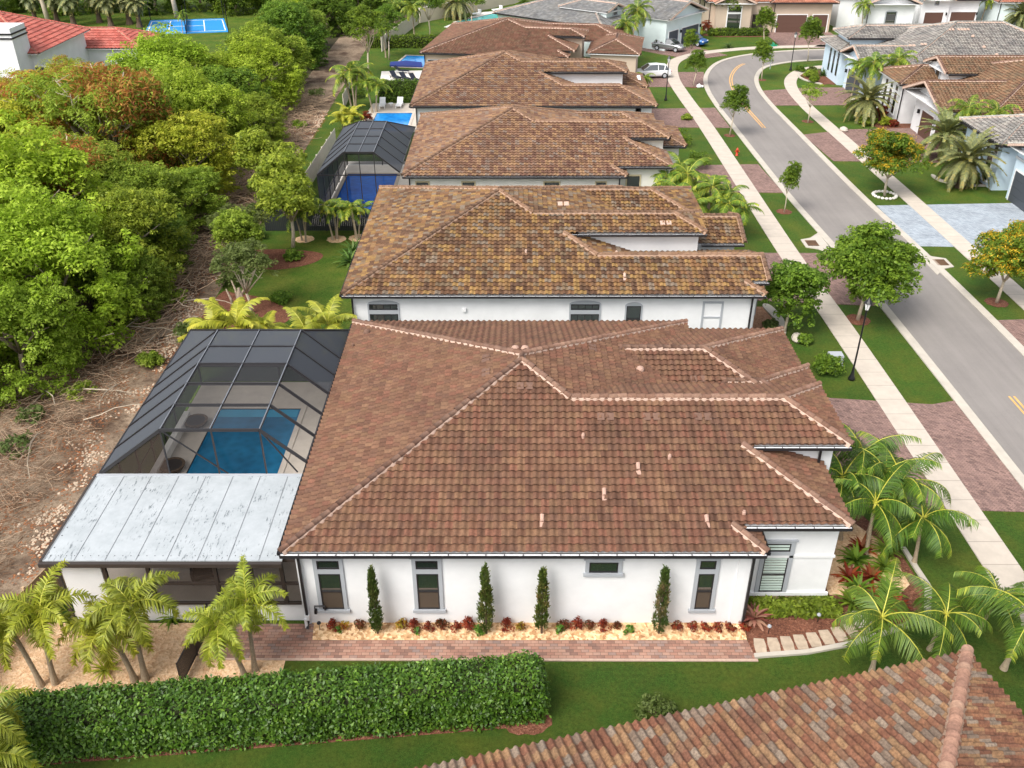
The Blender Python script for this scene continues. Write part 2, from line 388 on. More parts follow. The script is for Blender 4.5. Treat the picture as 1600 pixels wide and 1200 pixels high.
SWL = smooth_line([(21.5,-20),(21.3,30),(21.2,50),(20.9,64),(20.9,80),(20.9,98),(20.6,112),(20.7,121),(21.9,129),(24.2,133.4),(28.5,136.8),(36,139.7),(46,140.8),(60,141.2),(200,142)], 8)
ribbon('sidewalk', SWL, -.8, .8, 0, .05, M['sidewalk'])
SWR = smooth_line([(35.1,-20),(34.9,50),(34.7,64),(34.5,78),(34.1,98),(34.0,108),(34.6,116),(36.2,121.5),(39,125.6),(43,127.6),(50,128.6),(90,129),(200,129.5)], 8)
ribbon('sidewalk', SWR, -.75, .75, 0, .05, M['sidewalk'])
CM = [p for p in CL if p[1] >= 98]; CM = CM[:34]
ribbon('road_marking', CM, -.2, -.08, .02, .025, M['paint']); ribbon('road_marking', CM, .08, .2, .02, .025, M['paint'])
CN = [p for p in CL if p[1] < 44]
ribbon('road_marking', CN, -.2, -.08, .02, .025, M['paint']); ribbon('road_marking', CN, .08, .2, .02, .025, M['paint'])
# driveways
def drive(pts, mat, z=.035): slab('driveway', pts, 0, z, mat)
PR = M['paver_red']
drive([(12.5,34.2),(24.8,33.6),(24.9,43.4),(23.4,43.0),(18.5,43.6),(13,44.3)], PR)
drive([(13,56.5),(24.6,55.3),(24.5,64.2),(18,64.3),(13,64.0)], PR)
drive([(12,78),(23.9,77.6),(23.5,85.6),(18,85.3),(12,84.5)], PR)
drive([(12,98.4),(23.4,98),(23.3,106.2),(12,105.5)], PR)
drive([(12,116.2),(24.0,116.0),(25.2,124.2),(12,123.8)], PR)
drive([(18,138.4),(25,131.5),(30.5,134.6),(27.6,139.0),(27,146),(22,152)], PR)
drive([(31.2,65.6),(42.8,65.0),(42.8,75.0),(31,74.4)], M['paver_blue'])
drive([(31,86.6),(44,86.0),(44,98.0),(36,97.4),(30.4,95.4)], PR)
drive([(30.3,107.2),(43,107.5),(43,115.8),(37,115.8),(30.6,114.2)], PR)
drive([(31.5,43.6),(42,43.0),(42,53.8),(31.5,53.2)], PR)
drive([(39.5,139.4),(49.5,139.4),(50,151.6),(39.5,151.6)], PR)
drive([(65,139.4),(76,139.4),(76,154.6),(65,154.6)], PR)
# side walk of the near house
slab('path', [(-12.0,24.75),(9.45,24.7),(9.3,25.68),(-7.9,25.68),(-8.0,26.55),(-12.0,26.55)], 0, .03, M['paver_walk'])
slab('path_edging', [(-12,24.66),(9.5,24.6),(9.5,24.7),(-12,24.75)], 0, .05, M['mortar'])
sheet('gravel_bed', [(-7.9,25.68),(9.3,25.68),(9.35,26.7),(-8.1,26.7)], .02, M['gravel'])
sheet('gravel_bed', [(-20.2,21.9),(-8.75,22.6),(-8.75,24.66),(-11.9,24.7),(-11.9,26.6),(-20.2,26.6)], .016, M['gravel_fine'])
sheet('mulch_bed', [(9.35,26.7),(9.3,24.9),(11.5,25.15),(13.4,25.6),(15.5,26.4),(16.6,26.9),(17.4,28.6),(17.2,31.0),(16.4,33.4),(12.9,33.8),(12.9,28)], .016, M['mulch'])
sheet('gravel_bed', [(13.3,28.2),(15.9,27.9),(16.9,28.8),(16.8,31.2),(15.6,33.2),(13.3,33.4)], .02, M['gravel_fine'])
slab('bed_edging', [(9.4,24.75),(11.5,24.95),(13.5,25.4),(15.6,26.2),(17.0,26.8),(17.75,28.6),(17.55,31.1),(17.35,31.1),(17.5,28.7),(16.8,27.0),(15.5,26.4),(13.4,25.6),(11.5,25.15),(9.4,24.95)], 0, .1, M['kerb'])
slab('bed_edging', smooth_poly([(14.9,47.5),(16.6,49.5),(17.7,52.5),(17.4,55.2),(16.8,55.2),(17.2,52.5),(16.2,49.9),(14.8,48.1)], 4), 0, .1, M['kerb'])
sheet('mulch_bed', [(14.4,47.8),(16.2,49.9),(17.2,52.5),(16.8,55.2),(14.4,55.4)], .016, M['mulch_tan'])
# stepping stones
M['step_stone'] = plain('step_stone', srgb(176,158,138), .9, var=.2, vs=4)
for i in range(9):
    u = i/8; x = 9.75+u*4.4; y = 25.38+u*.25+u*u*.75; a = -.05+.3*u
    pts = [(x+dx*math.cos(a)-dy*math.sin(a), y+dx*math.sin(a)+dy*math.cos(a)) for dx, dy in ((-.22,-.36),(.19,-.38),(.235,0),(.2,.36),(-.19,.38),(-.235,.05))]
    o = slab('stepping_stone', pts, 0, .05, M['step_stone'], None); del o['kind']
    tag(o, 'flat tan stepping stone in brown mulch, number %s counted from the brick path' % ['one','two','three','four','five','six','seven','eight','nine'][i], 'stepping stone', 'stepping stones in the mulch bed')
# mulch rings and planting beds
def disc(name, x, y, rx, ry, mat, z=.018, n=20):
    sheet(name, [(x+rx*math.cos(2*math.pi*k/n)*(1+.08*math.sin(3*k)), y+ry*math.sin(2*math.pi*k/n)*(1+.08*math.cos(2.3*k))) for k in range(n)], z, mat)
sheet('mulch_bed', smooth_poly([(-20.2,49.2),(-17.5,49.6),(-14.9,52.6),(-14.7,54.4),(-16.8,56.4),(-19,57.2),(-20.2,57)], 4), .02, M['mulch'])
sheet('mulch_bed', smooth_poly([(-20,62.2),(-17.2,61.2),(-14.7,62.4),(-14.4,64.2),(-17.5,65),(-20,64.5)], 4), .02, M['mulch'])
for px, py in ((476,374),(526,374),(560,372)): disc('gravel_bed', *G(px, py), .75, .75, M['gravel_fine'], .022)
disc('mulch_bed', -10.0, 60, .9, 3.0, M['mulch'], .02)
disc('mulch_bed', .5, 21.9, .95, .65, M['mulch'], .012)
sheet('mulch_bed', [(-17,19.95),(.5,21.6),(.5,23.4),(-17,22.0)], .014, M['mulch'])
disc('mulch_bed', 44.0, 82.6, 2.4, 3.6, M['mulch'], .02)
disc('mulch_bed', 41.0, 100.3, 2.6, 3.4, M['mulch'], .02)
disc('mulch_bed', 39.6, 121.4, 2.2, 4.2, M['mulch'], .02)
disc('mulch_bed', 35, 149.4, 5.6, 1.8, M['mulch'], .02)
slab('bed_edging', smooth_poly([(38.6,117.5),(37.2,119.5),(36.9,122),(37.9,124.4),(38.1,124.1),(37.2,122),(37.5,119.6),(38.8,117.8)], 4), 0, .12, M['kerb'])
slab('bed_edging', smooth_poly([(42.6,79.3),(40.6,79.4),(38.9,80.6),(38.7,82.2),(39.0,82.2),(39.2,80.9),(40.7,79.7),(42.6,79.6)], 4), 0, .12, M['kerb'])
for px, py, r in ((1140,212,.6),(1083,136,.6),(1225,331,.65),(1340,500,.8),(1262,190,.65),(1557,473,.75),(1190,125,.6),(1190,65,.6)):
    disc('mulch_bed', *G(px, py), r, r, M['mulch'], .02)
# =====================================================================
# ROOFS: real corrugated, lapped tiles on every plane
# =====================================================================
RNG = np.random.RandomState(5)
RT = RNG.rand(211, 997, 3)
def tiles(polys, p=.325, e=.40, amp=.033, nseg=6, lip=.032, seed=0):
    """polys: lists of 3D points (planar). returns V, Q, rnd"""
    VV = []; QQ = []; CC = []; nv = 0
    for pi, poly in enumerate(polys):
        P = np.array(poly, float); c = P.mean(0); n = np.zeros(3)
        for i in range(len(P)): n += np.cross(P[i]-c, P[(i+1) % len(P)]-c)
        n /= np.linalg.norm(n)
        if n[2] < 0: n = -n
        u = np.cross((0, 0, 1), n); u /= np.linalg.norm(u); v = np.cross(n, u); N0 = P[0] @ n
        U = P @ u; Vv = P @ v; base = Vv.min()
        lv = sorted(set([round(x, 5) for x in Vv] + [round(base+k*e, 5) for k in range(int((Vv.max()-base)/e)+2)]))
        lv = [x for x in lv if base-1e-4 <= x <= Vv.max()+1e-4]
        du = p/nseg; m = len(P)
        for va, vb in zip(lv[:-1], lv[1:]):
            if vb-va < 1e-3: continue
            vm = (va+vb)/2; row = int((vm-base)/e); f0 = base+row*e; cr = []
            for i in range(m):
                a, b = i, (i+1) % m
                if (Vv[a]-vm)*(Vv[b]-vm) < 0:
                    g = lambda y: U[a]+(U[b]-U[a])*(y-Vv[a])/(Vv[b]-Vv[a])
                    cr.append((g(vm), g(va), g(vb)))
            cr.sort()
            for k in range(0, len(cr)-1, 2):
                la, lb, ra, rb = cr[k][1], cr[k][2], cr[k+1][1], cr[k+1][2]
                lo, hi = min(la, lb), max(ra, rb)
                g = np.arange(math.floor(lo/du), math.ceil(hi/du)+1)*du
                if len(g) < 2: continue
                st = (row % 2)*0
                ua = np.clip(g, la, ra); ub = np.clip(g, lb, rb)
                prof = lambda x: amp*(np.cos(2*math.pi*x/p)*.5+.5)
                start = abs(va-f0) < 1e-4
                over = .03 if start else 0
                ha = lip*(1-(va-f0)/e)+prof(ua); hb = lip*(1-(vb-f0)/e)+prof(ub)
                A = u*ua[:, None]+v*(va-over)+n*(N0+ha[:, None]); B = u*ub[:, None]+v*vb+n*(N0+hb[:, None])
                q = np.arange(len(g)-1)
                VV += [A, B]; L = len(g)
                QQ.append(np.stack([nv+q, nv+q+1, nv+L+q+1, nv+L+q], 1))
                ti = np.floor((g[:-1]+du/2)/p+.25).astype(int)
                rc = RT[(row+seed+pi*17) % 211, ti % 997]; CC.append(rc); nv += 2*L
                if start:
                    Bm = u*ua[:, None]+v*(va+.015)+n*(N0+(ha-lip*1.15)[:, None])
                    VV += [A, Bm]; QQ.append(np.stack([nv+L+q, nv+L+q+1, nv+q+1, nv+q], 1)); CC.append(rc); nv += 2*L
    return np.concatenate(VV), np.concatenate(QQ), np.concatenate(CC)
def caps(lines, r=.125, seg=.40, seed=1):
    rng = np.random.RandomState(seed); VV = []; QQ = []; CC = []; nv = 0; K = 8
    for A, B in lines:
        A = np.array(A, float); B = np.array(B, float)
        if A[2] > B[2]: A, B = B, A
        L = np.linalg.norm(B-A); d = (B-A)/L; s = np.cross(d, (0, 0, 1)); s /= np.linalg.norm(s); up = np.cross(s, d)
        k = max(1, int(round(L/seg)))
        for i in range(k):
            a = A+d*L*i/k - d*.04; b = A+d*L*(i+1)/k+d*.03; j = rng.randn(3)*.008
            for (c, rr, h) in ((a+j, r*1.08, .135), (b+j, r*.94, .118)):
                for q in range(K+1):
                    th = math.pi*q/K; VV.append(c+s*math.cos(th)*rr+up*(math.sin(th)*rr+h-.02))
            rc = rng.rand(3)
            for q in range(K): QQ.append((nv+q, nv+q+1, nv+K+2+q, nv+K+1+q)); CC.append(rc)
            # front end disc as fan quads
            for q in range(0, K, 2): QQ.append((nv, nv+q, nv+q+1, nv+min(q+2, K))); CC.append(rc)
            nv += 2*(K+1)
    return np.array(VV), np.array(QQ), np.array(CC)
def mortar(lines, w=.19, h=.085, seed=2):
    rng = np.random.RandomState(seed); VV = []; QQ = []; nv = 0
    for A, B in lines:
        A = np.array(A, float); B = np.array(B, float); L = np.linalg.norm(B-A); d = (B-A)/L
        s = np.cross(d, (0, 0, 1)); s /= np.linalg.norm(s); up = np.cross(s, d); k = max(2, int(L/.11))
        s_ = (0, 0, .28)
        for sg in (-1, 1):
            for i in range(k+1):
                c = A+d*L*i/k; ww = w+.025*math.sin(i*1.9)+rng.rand()*.02
                VV += [c+s*sg*ww*.4+up*(h+.02), c+s*sg*ww+up*(h*.85-s_[2]*ww), c+s*sg*ww*1.05+up*(-.1)]
            for i in range(k):
                b = nv+i*3
                for q in (0, 1): QQ.append((b+q, b+q+1, b+q+4, b+q+3))
            nv += (k+1)*3
    return np.array(VV), np.array(QQ)
S0 = .34
class House:
    def __init__(s, name, label, cat='house', loc=(0, 0, 0), rz=0, group=None):
        s.root = empty(name, loc, rz, label, cat, group); s.P = []; s.L = []; s.G = []; s.W = MB(); s.SF = MB()
    def hip(s, x0, x1, y0, y1, ze, sl=S0, ends='hhhh', caps=True):
        """rectangular roof. ends: W,E,S,N  h = hip side, g = gable side"""
        w, d = x1-x0, y1-y0
        if w >= d:
            k = d/2; zr = ze+sl*k; ym = (y0+y1)/2
            xa = x0+(k if ends[0] == 'h' else 0); xb = x1-(k if ends[1] == 'h' else 0)
            if xb < xa: xa = xb = (xa+xb)/2
            a, b = (xa, ym, zr), (xb, ym, zr)
            SW, SE, NE, NW = (x0,y0,ze), (x1,y0,ze), (x1,y1,ze), (x0,y1,ze)
            s.P += [[SW, SE, b, a] if b != a else [SW, SE, a], [NE, NW, a, b] if b != a else [NE, NW, a]]
            if ends[0] == 'h': s.P.append([NW, SW, a]); s.L += [(SW, a), (NW, a)]
            else: s.L += [(SW, a), (NW, a)]
            if ends[1] == 'h': s.P.append([SE, NE, b]); s.L += [(SE, b), (NE, b)]
            else: s.L += [(SE, b), (NE, b)]
            if b != a: s.L.append((a, b))
        else:
            k = w/2; zr = ze+sl*k; xm = (x0+x1)/2
            ya = y0+(k if ends[2] == 'h' else 0); yb = y1-(k if ends[3] == 'h' else 0)
            if yb < ya: ya = yb = (ya+yb)/2
            a, b = (xm, ya, zr), (xm, yb, zr)
            SW, SE, NE, NW = (x0,y0,ze), (x1,y0,ze), (x1,y1,ze), (x0,y1,ze)
            s.P += [[NW, SW, a, b], [SE, NE, b, a]]
            if ends[2] == 'h': s.P.append([SW, SE, a])
            if ends[3] == 'h': s.P.append([NE, NW, b])
            s.L += [(SW, a), (SE, a), (NE, b), (NW, b), (a, b)]
        s.SF.box(x0+.08, x1-.08, y0+.08, y1-.08, ze-.16, ze-.06)
        return zr
    def wall(s, x0, x1, y0, y1, z1, z0=0): s.W.box(x0, x1, y0, y1, z0, z1)
    def wallp(s, poly, z1, z0=0): s.W.prism(poly, z0, z1)
    def gable(s, x0, x1, y, ze, zr, t=.3, axis='y'):
        """triangular wall; axis y: lies in plane y"""
        xm = (x0+x1)/2
        if axis == 'y': V = [(x0,y,ze),(x1,y,ze),(xm,y,zr),(x0,y+t,ze),(x1,y+t,ze),(xm,y+t,zr)]
        else: V = [(y,x0,ze),(y,x1,ze),(y,xm,zr),(y+t,x0,ze),(y+t,x1,ze),(y+t,xm,zr)]
        s.W.add(V, [(0,1,2),(5,4,3),(0,3,4,1),(1,4,5,2),(2,5,3,0)])
    def finish(s, roof, cap, mort, wall, soffit=None, p=.31, e=.335, nseg=6, capr=.118, amp=.078, lip=.072):
        V, Q, C = tiles(s.P, p=p, e=e, nseg=nseg, seed=len(s.P)*3+int(abs(s.root.location.y)), amp=amp, lip=lip)
        s.roof = np_obj('roof', V, Q, M[roof], s.root, C, smooth=True)
        lines = s.L
        V, Q, C = caps(lines, r=capr); np_obj('ridge_caps', V, Q, M[cap], s.roof, C, smooth=True)
        V, Q = mortar(lines, w=capr*1.25, h=.125); np_obj('mortar_bed', V, Q, M[mort], s.roof)
        if s.W.v: s.wo = s.W.obj('wall', M[wall], s.root)
        if s.SF.v: s.SF.obj('soffit', M[soffit or 'trim_white'], s.root)
    def gutter(s, A, B, z, mat='bronze', inner='white_metal'):
        """trough along an eave; A,B plan points; outward is to the right of A->B"""
        A = Vector((*A, z)); B = Vector((*B, z)); d = (B-A); L = d.length; d.normalize(); n = Vector((d.y, -d.x, 0))
        mb = MB(); c = lambda o, zz: (A+n*o+Vector((0,0,zz)), B+n*o+Vector((0,0,zz)))
        for o, z0, z1, w in ((.165, -.17, -.035, .02), (.02, -.17, -.04, .02)):
            a, b = c(o, (z0+z1)/2); mb.beam(a, b, w, z1-z0)
        a, b = c(.09, -.16); mb.beam(a, b, .14, .02)
        mb.m = 1; a, b = c(.092, -.075); mb.beam(a, b, .122, .012)
        mb.m = 0; k = max(1, int(L/.7))
        for i in range(k+1):
            q = A+d*L*i/k; mb.beam(q+n*.02+Vector((0,0,-.055)), q+n*.17+Vector((0,0,-.05)), .03, .012)
        return mb.obj('gutter', [M[mat], M[inner]], s.root)
    def downspout(s, x, y, z1, mat='bronze', dy=-.08):
        mb = MB(); mb.box(x-.05, x+.05, y+dy-.04, y+dy+.04, .15, z1); mb.beam((x, y+dy, .2), (x, y+dy-.25, .06), .09, .07)
        mb.beam((x, y+dy, z1), (x, y-.4, z1+.18), .09, .07)
        return mb.obj('downspout', M[mat], s.root)
    def vent(s, x, y, z, kind='pipe', rz=0, mat='vent_clay'):
        mb = MB(); f_ = .78 if kind in ('pipe', 'hood') else 1
        if kind == 'pipe': mb.lathe([(.10,-.05),(.10,.16),(.07,.2),(.07,.24),(.02,.25)], (0,0,0), 10); nme = 'vent_pipe'
        elif kind == 'hood':
            mb.box(-.1,.1,-.05,.28,.0,.1); mb.tube([(0,-.06,.11),(0,.3,.17)], [.1,.11], 8); mb.box(-.12,.12,-.34,-.04,.02,.06); nme = 'roof_vent'
        elif kind == 'twin':
            for dx in (-.2, .2): mb.box(dx-.15, dx+.15, -.2, .18, .02, .075)
            nme = 'flat_vent'
        elif kind == 'dome': mb.lathe([(.2,-.02),(.2,.08),(.15,.18),(.06,.23),(.01,.24)], (0,0,0), 12); nme = 'vent_dome'
        mb.v = [(a*f_, b*f_, c*f_) for a, b, c in mb.v]; o = mb.obj(nme, M[mat], s.roof, (x, y, z), rz)
        if kind in ('twin', 'hood'):
            o.rotation_euler = (math.atan(S0)*1, 0, rz) if not rz else (Matrix.Rotation(rz, 3, 'Z') @ Matrix.Rotation(math.atan(S0), 3, 'X')).to_euler()
        return o
def window(h, loc, rz, w, hh, trim='trim_grey', transom=0, kind='hung', sill=True, glass='glass', head=True, t=.16, frame='bronze', arch=False, blind=0, gap=.22, label=None, grid=0, lowglass=None):
    """local: x along wall, -y outward, z up from the sill"""
    tot = hh+(transom+gap if transom else 0)
    mb = MB()
    if trim:
        mb.box(-w/2-t, -w/2, -.06, .02, -.02, tot+.02); mb.box(w/2, w/2+t, -.06, .02, -.02, tot+.02)
        if arch:
            V = []; K = 10; W2 = w/2+t
            arc = [(W2*math.cos(math.pi*k/K), tot+.02+.22*math.sin(math.pi*k/K)) for k in range(K+1)]
            V = [(x, -.06, z) for x, z in arc]+[(x, .02, z) for x, z in arc]
            mb.add(V, [tuple(range(K, -1, -1)), tuple(range(K+1, 2*K+2))]+[(k, k+1, K+2+k, K+1+k) for k in range(K)])
        elif head:
            mb.box(-w/2-t, w/2+t, -.062, .02, tot+.02, tot+.14); mb.box(-w/2-t-.07, w/2+t+.07, -.1, .02, tot+.14, tot+.2)
        else: mb.box(-w/2-t, w/2+t, -.06, .02, tot+.02, tot+.02+t)
        if transom: mb.box(-w/2, w/2, -.055, .02, hh+.02, hh+gap-.02)
        if sill: mb.box(-w/2-t-.07, w/2+t+.07, -.11, .02, -.16, -.02)
        else: mb.box(-w/2-t, w/2+t, -.06, .02, -.02-t, -.02)
    else: mb.box(-w/2-.02, w/2+.02, -.012, .02, -.02, tot+.02)
    o = mb.obj('window', M[trim or frame], h.root, loc, rz)
    if label: o['label'] = label
    def pane(z0, z1, split):
        f = MB(); b = .05
        f.box(-w/2, w/2, -.045, .01, z0, z0+b); f.box(-w/2, w/2, -.045, .01, z1-b, z1)
        f.box(-w/2, -w/2+b, -.043, .01, z0+b, z1-b); f.box(w/2-b, w/2, -.043, .01, z0+b, z1-b)
        if split: f.box(-w/2+b, w/2-b, -.05, .01, (z0+z1)/2-.025, (z0+z1)/2+.03)
        if grid:
            for g_ in range(1, grid): x = -w/2+w*g_/grid; f.box(x-.018, x+.018, -.041, .01, z0+b, z1-b)
        f.obj('frame', M[frame], o)
        if lowglass and split:
            MB().box(-w/2+b, w/2-b, -.02, .012, z0+b, (z0+z1)/2-.025).obj('screen', M[lowglass], o)
            MB().box(-w/2+b, w/2-b, -.02, .012, (z0+z1)/2+.03, z1-b).obj('glass', M[glass], o)
        else: MB().box(-w/2+b, w/2-b, -.02, .012, z0+b, z1-b).obj('glass', M[glass], o)
        if blind:
            bb = MB(); k = int((z1-z0-2*b)/.13)
            for i in range(k): z = z0+b+(i+.5)*(z1-z0-2*b)/k; bb.add([(-w/2+b,-.036,z-.05),(w/2-b,-.036,z-.05),(w/2-b,-.022,z+.045),(-w/2+b,-.022,z+.045)], [(0,1,2,3)])
            bb.obj('blind', M['blind'], o)
    if kind == 'hung': pane(0, hh, True)
    else: pane(0, hh, False)
    if transom: pane(hh+gap, tot, False)
    return o
def garage(h, loc, rz, w, hh, mat='garage_brown', trim='trim_white'):
    mb = MB(); mb.box(-w/2-.12, -w/2, -.05, .02, 0, hh+.02); mb.box(w/2, w/2+.12, -.05, .02, 0, hh+.02); mb.box(-w/2-.12, w/2+.12, -.05, .02, hh+.02, hh+.14)
    o = mb.obj('garage_door', M[trim], h.root, loc, rz)
    d = MB(); k = 4
    for i in range(k): d.box(-w/2, w/2, -.03, .01, i*hh/k+.012, (i+1)*hh/k-.012)
    d.box(-w/2, w/2, -.012, .01, 0, hh)
    d.obj('panel', M[mat], o); return o
def wall_lamp(h, loc, rz=0):
    mb = MB(); mb.box(-.05,.05,-.03,.02,-.2,.2); mb.box(-.09,.09,-.22,-.04,-.18,.14); mb.add([(-.12,-.25,.14),(.12,-.25,.14),(.12,-.01,.14),(-.12,-.01,.14),(0,-.13,.26)], [(0,1,4),(1,2,4),(2,3,4),(3,0,4),(3,2,1,0)])
    return mb.obj('wall_lamp', M['black'], h.root, loc, rz)
Z0 = 4.15
def plan_roof(h, y0, x0, xm, halfd, D, xa, steps, xw, yR, ze=Z0, sl=S0):
    """main pyramid + street wings whose south slopes are one plane.
       steps: [(dy, xcorner), ...] ; last wing's ridge at yR, west end xw"""
    z = lambda dy: ze+sl*dy
    pts = [(x0, 0), (xa, 0)]; cur = 0; xc = xa
    for dy, xn in steps:
        pts.append((xc-(dy-cur), dy)); h.L.append(((xc, y0+cur, z(cur)), (xc-(dy-cur), y0+dy, z(dy))))
        # east slope of the wing in front, running back to the next wing's wall
        w0, w1 = cur, dy+.5
        h.P.append([(xc, y0+w0, z(w0)), (xc, y0+w1, z(w0)), (xc-(dy-cur), y0+w1, z(dy)), (xc-(dy-cur), y0+dy, z(dy))])
        pts.append((xn, dy)); cur = dy; xc = xn
    k = yR-cur; xr = xc-k
    pts += [(xr, yR), (xw, yR), (xm, halfd)]
    h.P.append([(x, y0+y, z(y)) for x, y in pts])
    h.L += [((xc, y0+cur, z(cur)), (xr, y0+yR, z(yR))), ((xr, y0+yR, z(yR)), (xw, y0+yR, z(yR))), ((xw, y0+yR, z(yR)), (xm, y0+halfd, z(halfd))), ((x0, y0, ze), (xm, y0+halfd, z(halfd)))]
    # last wing: east + north
    yn = yR+k; h.P.append([(xc, y0+cur, z(cur)), (xc, y0+yn, z(cur)), (xr, y0+yR, z(yR))]); h.L.append(((xc, y0+yn, z(cur)), (xr, y0+yR, z(yR))))
    h.P.append([(xc, y0+yn, z(cur)), (xw-.4, y0+yn, z(cur)), (xw-.4, y0+yR, z(yR)), (xr, y0+yR, z(yR))])
    # west, north, east of the pyramid
    xe = xm+(xm-x0); yb = D-halfd
    a = (xm, y0+halfd, z(halfd)); b = (xm, y0+yb, z(halfd))
    h.P.append([(x0, y0+D, ze), (x0, y0, ze), a, b]); h.P.append([(xe, y0+D, ze), (x0, y0+D, ze), b])
    h.P.append([a, (xw, y0+yR, z(yR)), (xe, y0+yR, ze), (xe, y0+D, ze), b])
    h.L += [(a, b), ((x0, y0+D, ze), b), ((xe, y0+D, ze), b)]
    return xe
# =====================================================================
# HOUSES
# =====================================================================
Y1 = 26.19
h = House('house', 'near white house with plain brown tile roof, slim cypresses along its side wall')
plan_roof(h, Y1, -8.71, .43, 9.14, 18.75, 9.6, [(1.12, 13.1), (4.72, 13.98)], 2.5, 7.07)
h.hip(0, 14.93, 34.0, 44.94, 3.67)
h.hip(7, 15.2, 34.2, 40.75, 3.72)
h.SF.box(-8.65, 9.5, Y1+.06, Y1+18.7, 4.0, 4.08); h.SF.box(9.0, 13.0, Y1+1.2, Y1+9, 4.38, 4.46); h.SF.box(9.3, 13.9, Y1+4.8, Y1+9.4, 5.6, 5.68)
h.wall(-8.3, 9.2, 26.62, 44.5, 4.02); h.wall(9.2, 12.95, 27.9, 35, 4.4, .35); h.wall(9.2, 13.5, 31.4, 35.2, 5.62); h.wall(9.2, 14.4, 35.2, 44.4, 3.5)
h.W.box(9.2, 13.0, 27.84, 27.9, 2.38, 2.5); h.W.box(9.2, 13.05, 27.8, 27.9, .35, .5); h.W.box(-8.34, -8.1, 26.56, 26.62, .0, 4.0); h.W.box(8.75, 9.24, 26.56, 26.62, 0, 4.0)
h.finish('roof_brown', 'cap', 'mortar', 'white_wall')
MB().box(9.25, 13.0, 27.86, 34, 0, .35).obj('stone_base', M['stone'], h.root)
h.gutter((-8.75, Y1+.0), (9.6, Y1+.0), 4.15); h.gutter((8.7, Y1+1.12), (13.1, Y1+1.12), 4.53); h.gutter((9.7, Y1+4.72), (13.98, Y1+4.72), 5.755)
h.gutter((-8.71, Y1+18.7), (-8.71, Y1), 4.15, inner='bronze'); h.gutter((9.6, Y1), (9.6, Y1+1.4), 4.15, inner='bronze')
h.downspout(-8.2, 26.56, 3.85); h.downspout(9.28, 26.56, 3.85); h.downspout(12.9, 31.3, 5.4)
for x, w, lab in ((-7.12, .86, 'tall window nearest the screened lanai, with a transom'), (-3.3, .86, 'tall window between the first two cypresses, with a transom'), (7.58, .62, 'narrow tall window at the street end of the side wall')):
    window(h, (x, 26.62, .82), 0, w, 1.86, transom=.42, glass='glass', lowglass='glass_brown', t=.15, gap=.26, label=lab)
window(h, (3.55, 26.62, 2.76), 0, 1.12, .52, kind='fixed', label='wide low window set high in the side wall', t=.15)
window(h, (10.66, 27.9, .52), 0, .98, 1.9, transom=.4, blind=1, t=.17, gap=.28, sill=False, label='window with pale louvred shutters beside the front corner')
zS = lambda y: Z0+S0*(y-Y1)
for px, py, k in ((847,816,'hood'),(944,775,'hood'),(997,735,'hood'),(1104,817,'hood'),(911,684,'pipe'),(1046,717,'pipe'),(1162,805,'pipe'),(946,653,'twin'),(1018,653,'twin'),(1098,653,'twin'),(820,605,'twin')):
    d = ray(px, py); q = (Z0-S0*Y1-H_CAM)/(d[2]-S0*d[1]); h.vent(d[0]*q, d[1]*q, H_CAM+d[2]*q+.04, k, 0, 'cap' if k == 'twin' else 'vent_clay')
zE = lambda x: Z0+S0*(9.57-x)
for px, py, k in ((1000,580,'dome'),(925,545,'twin')):
    d = ray(px, py); q = (Z0+S0*9.57-H_CAM)/(d[2]+S0*d[0]); h.vent(d[0]*q, d[1]*q, H_CAM+d[2]*q+.04, k, R(90) if k == 'twin' else 0, 'cap' if k == 'twin' else 'vent_clay')
for px, py, k in ((760,562,'twin'),(760,584,'twin'),(574,522,'dome'),(552,543,'pipe')):
    d = ray(px, py); q = (Z0+S0*8.71-H_CAM)/(d[2]-S0*d[0]); h.vent(d[0]*q, d[1]*q, H_CAM+d[2]*q+.04, k, R(-90) if k == 'twin' else 0, 'cap')
for x in (.15, .6): h.vent(x-.0, 36.9, 6.9, 'dome')
d = ray(1100, 578); h.vent(8.9, 37.6, 4.9, 'twin', 0, 'cap')
# utility bits on the side wall
mb = MB(); mb.tube([(-7.85,26.5,.75),(-7.85,26.5,1.05),(-7.45,26.5,1.05),(-7.45,26.5,.85)], .035); mb.box(-7.9,-7.8,26.5,26.62,.6,.8); mb.obj('gas_pipe', M['black'], h.root)
mb = MB(); mb.tube([(-8.25,26.35,0),(-8.25,26.35,.5)], .06); mb.box(-8.3,-8.12,26.4,26.56,.35,.6); mb.obj('drain_pipe', M['trim_white'], h.root)
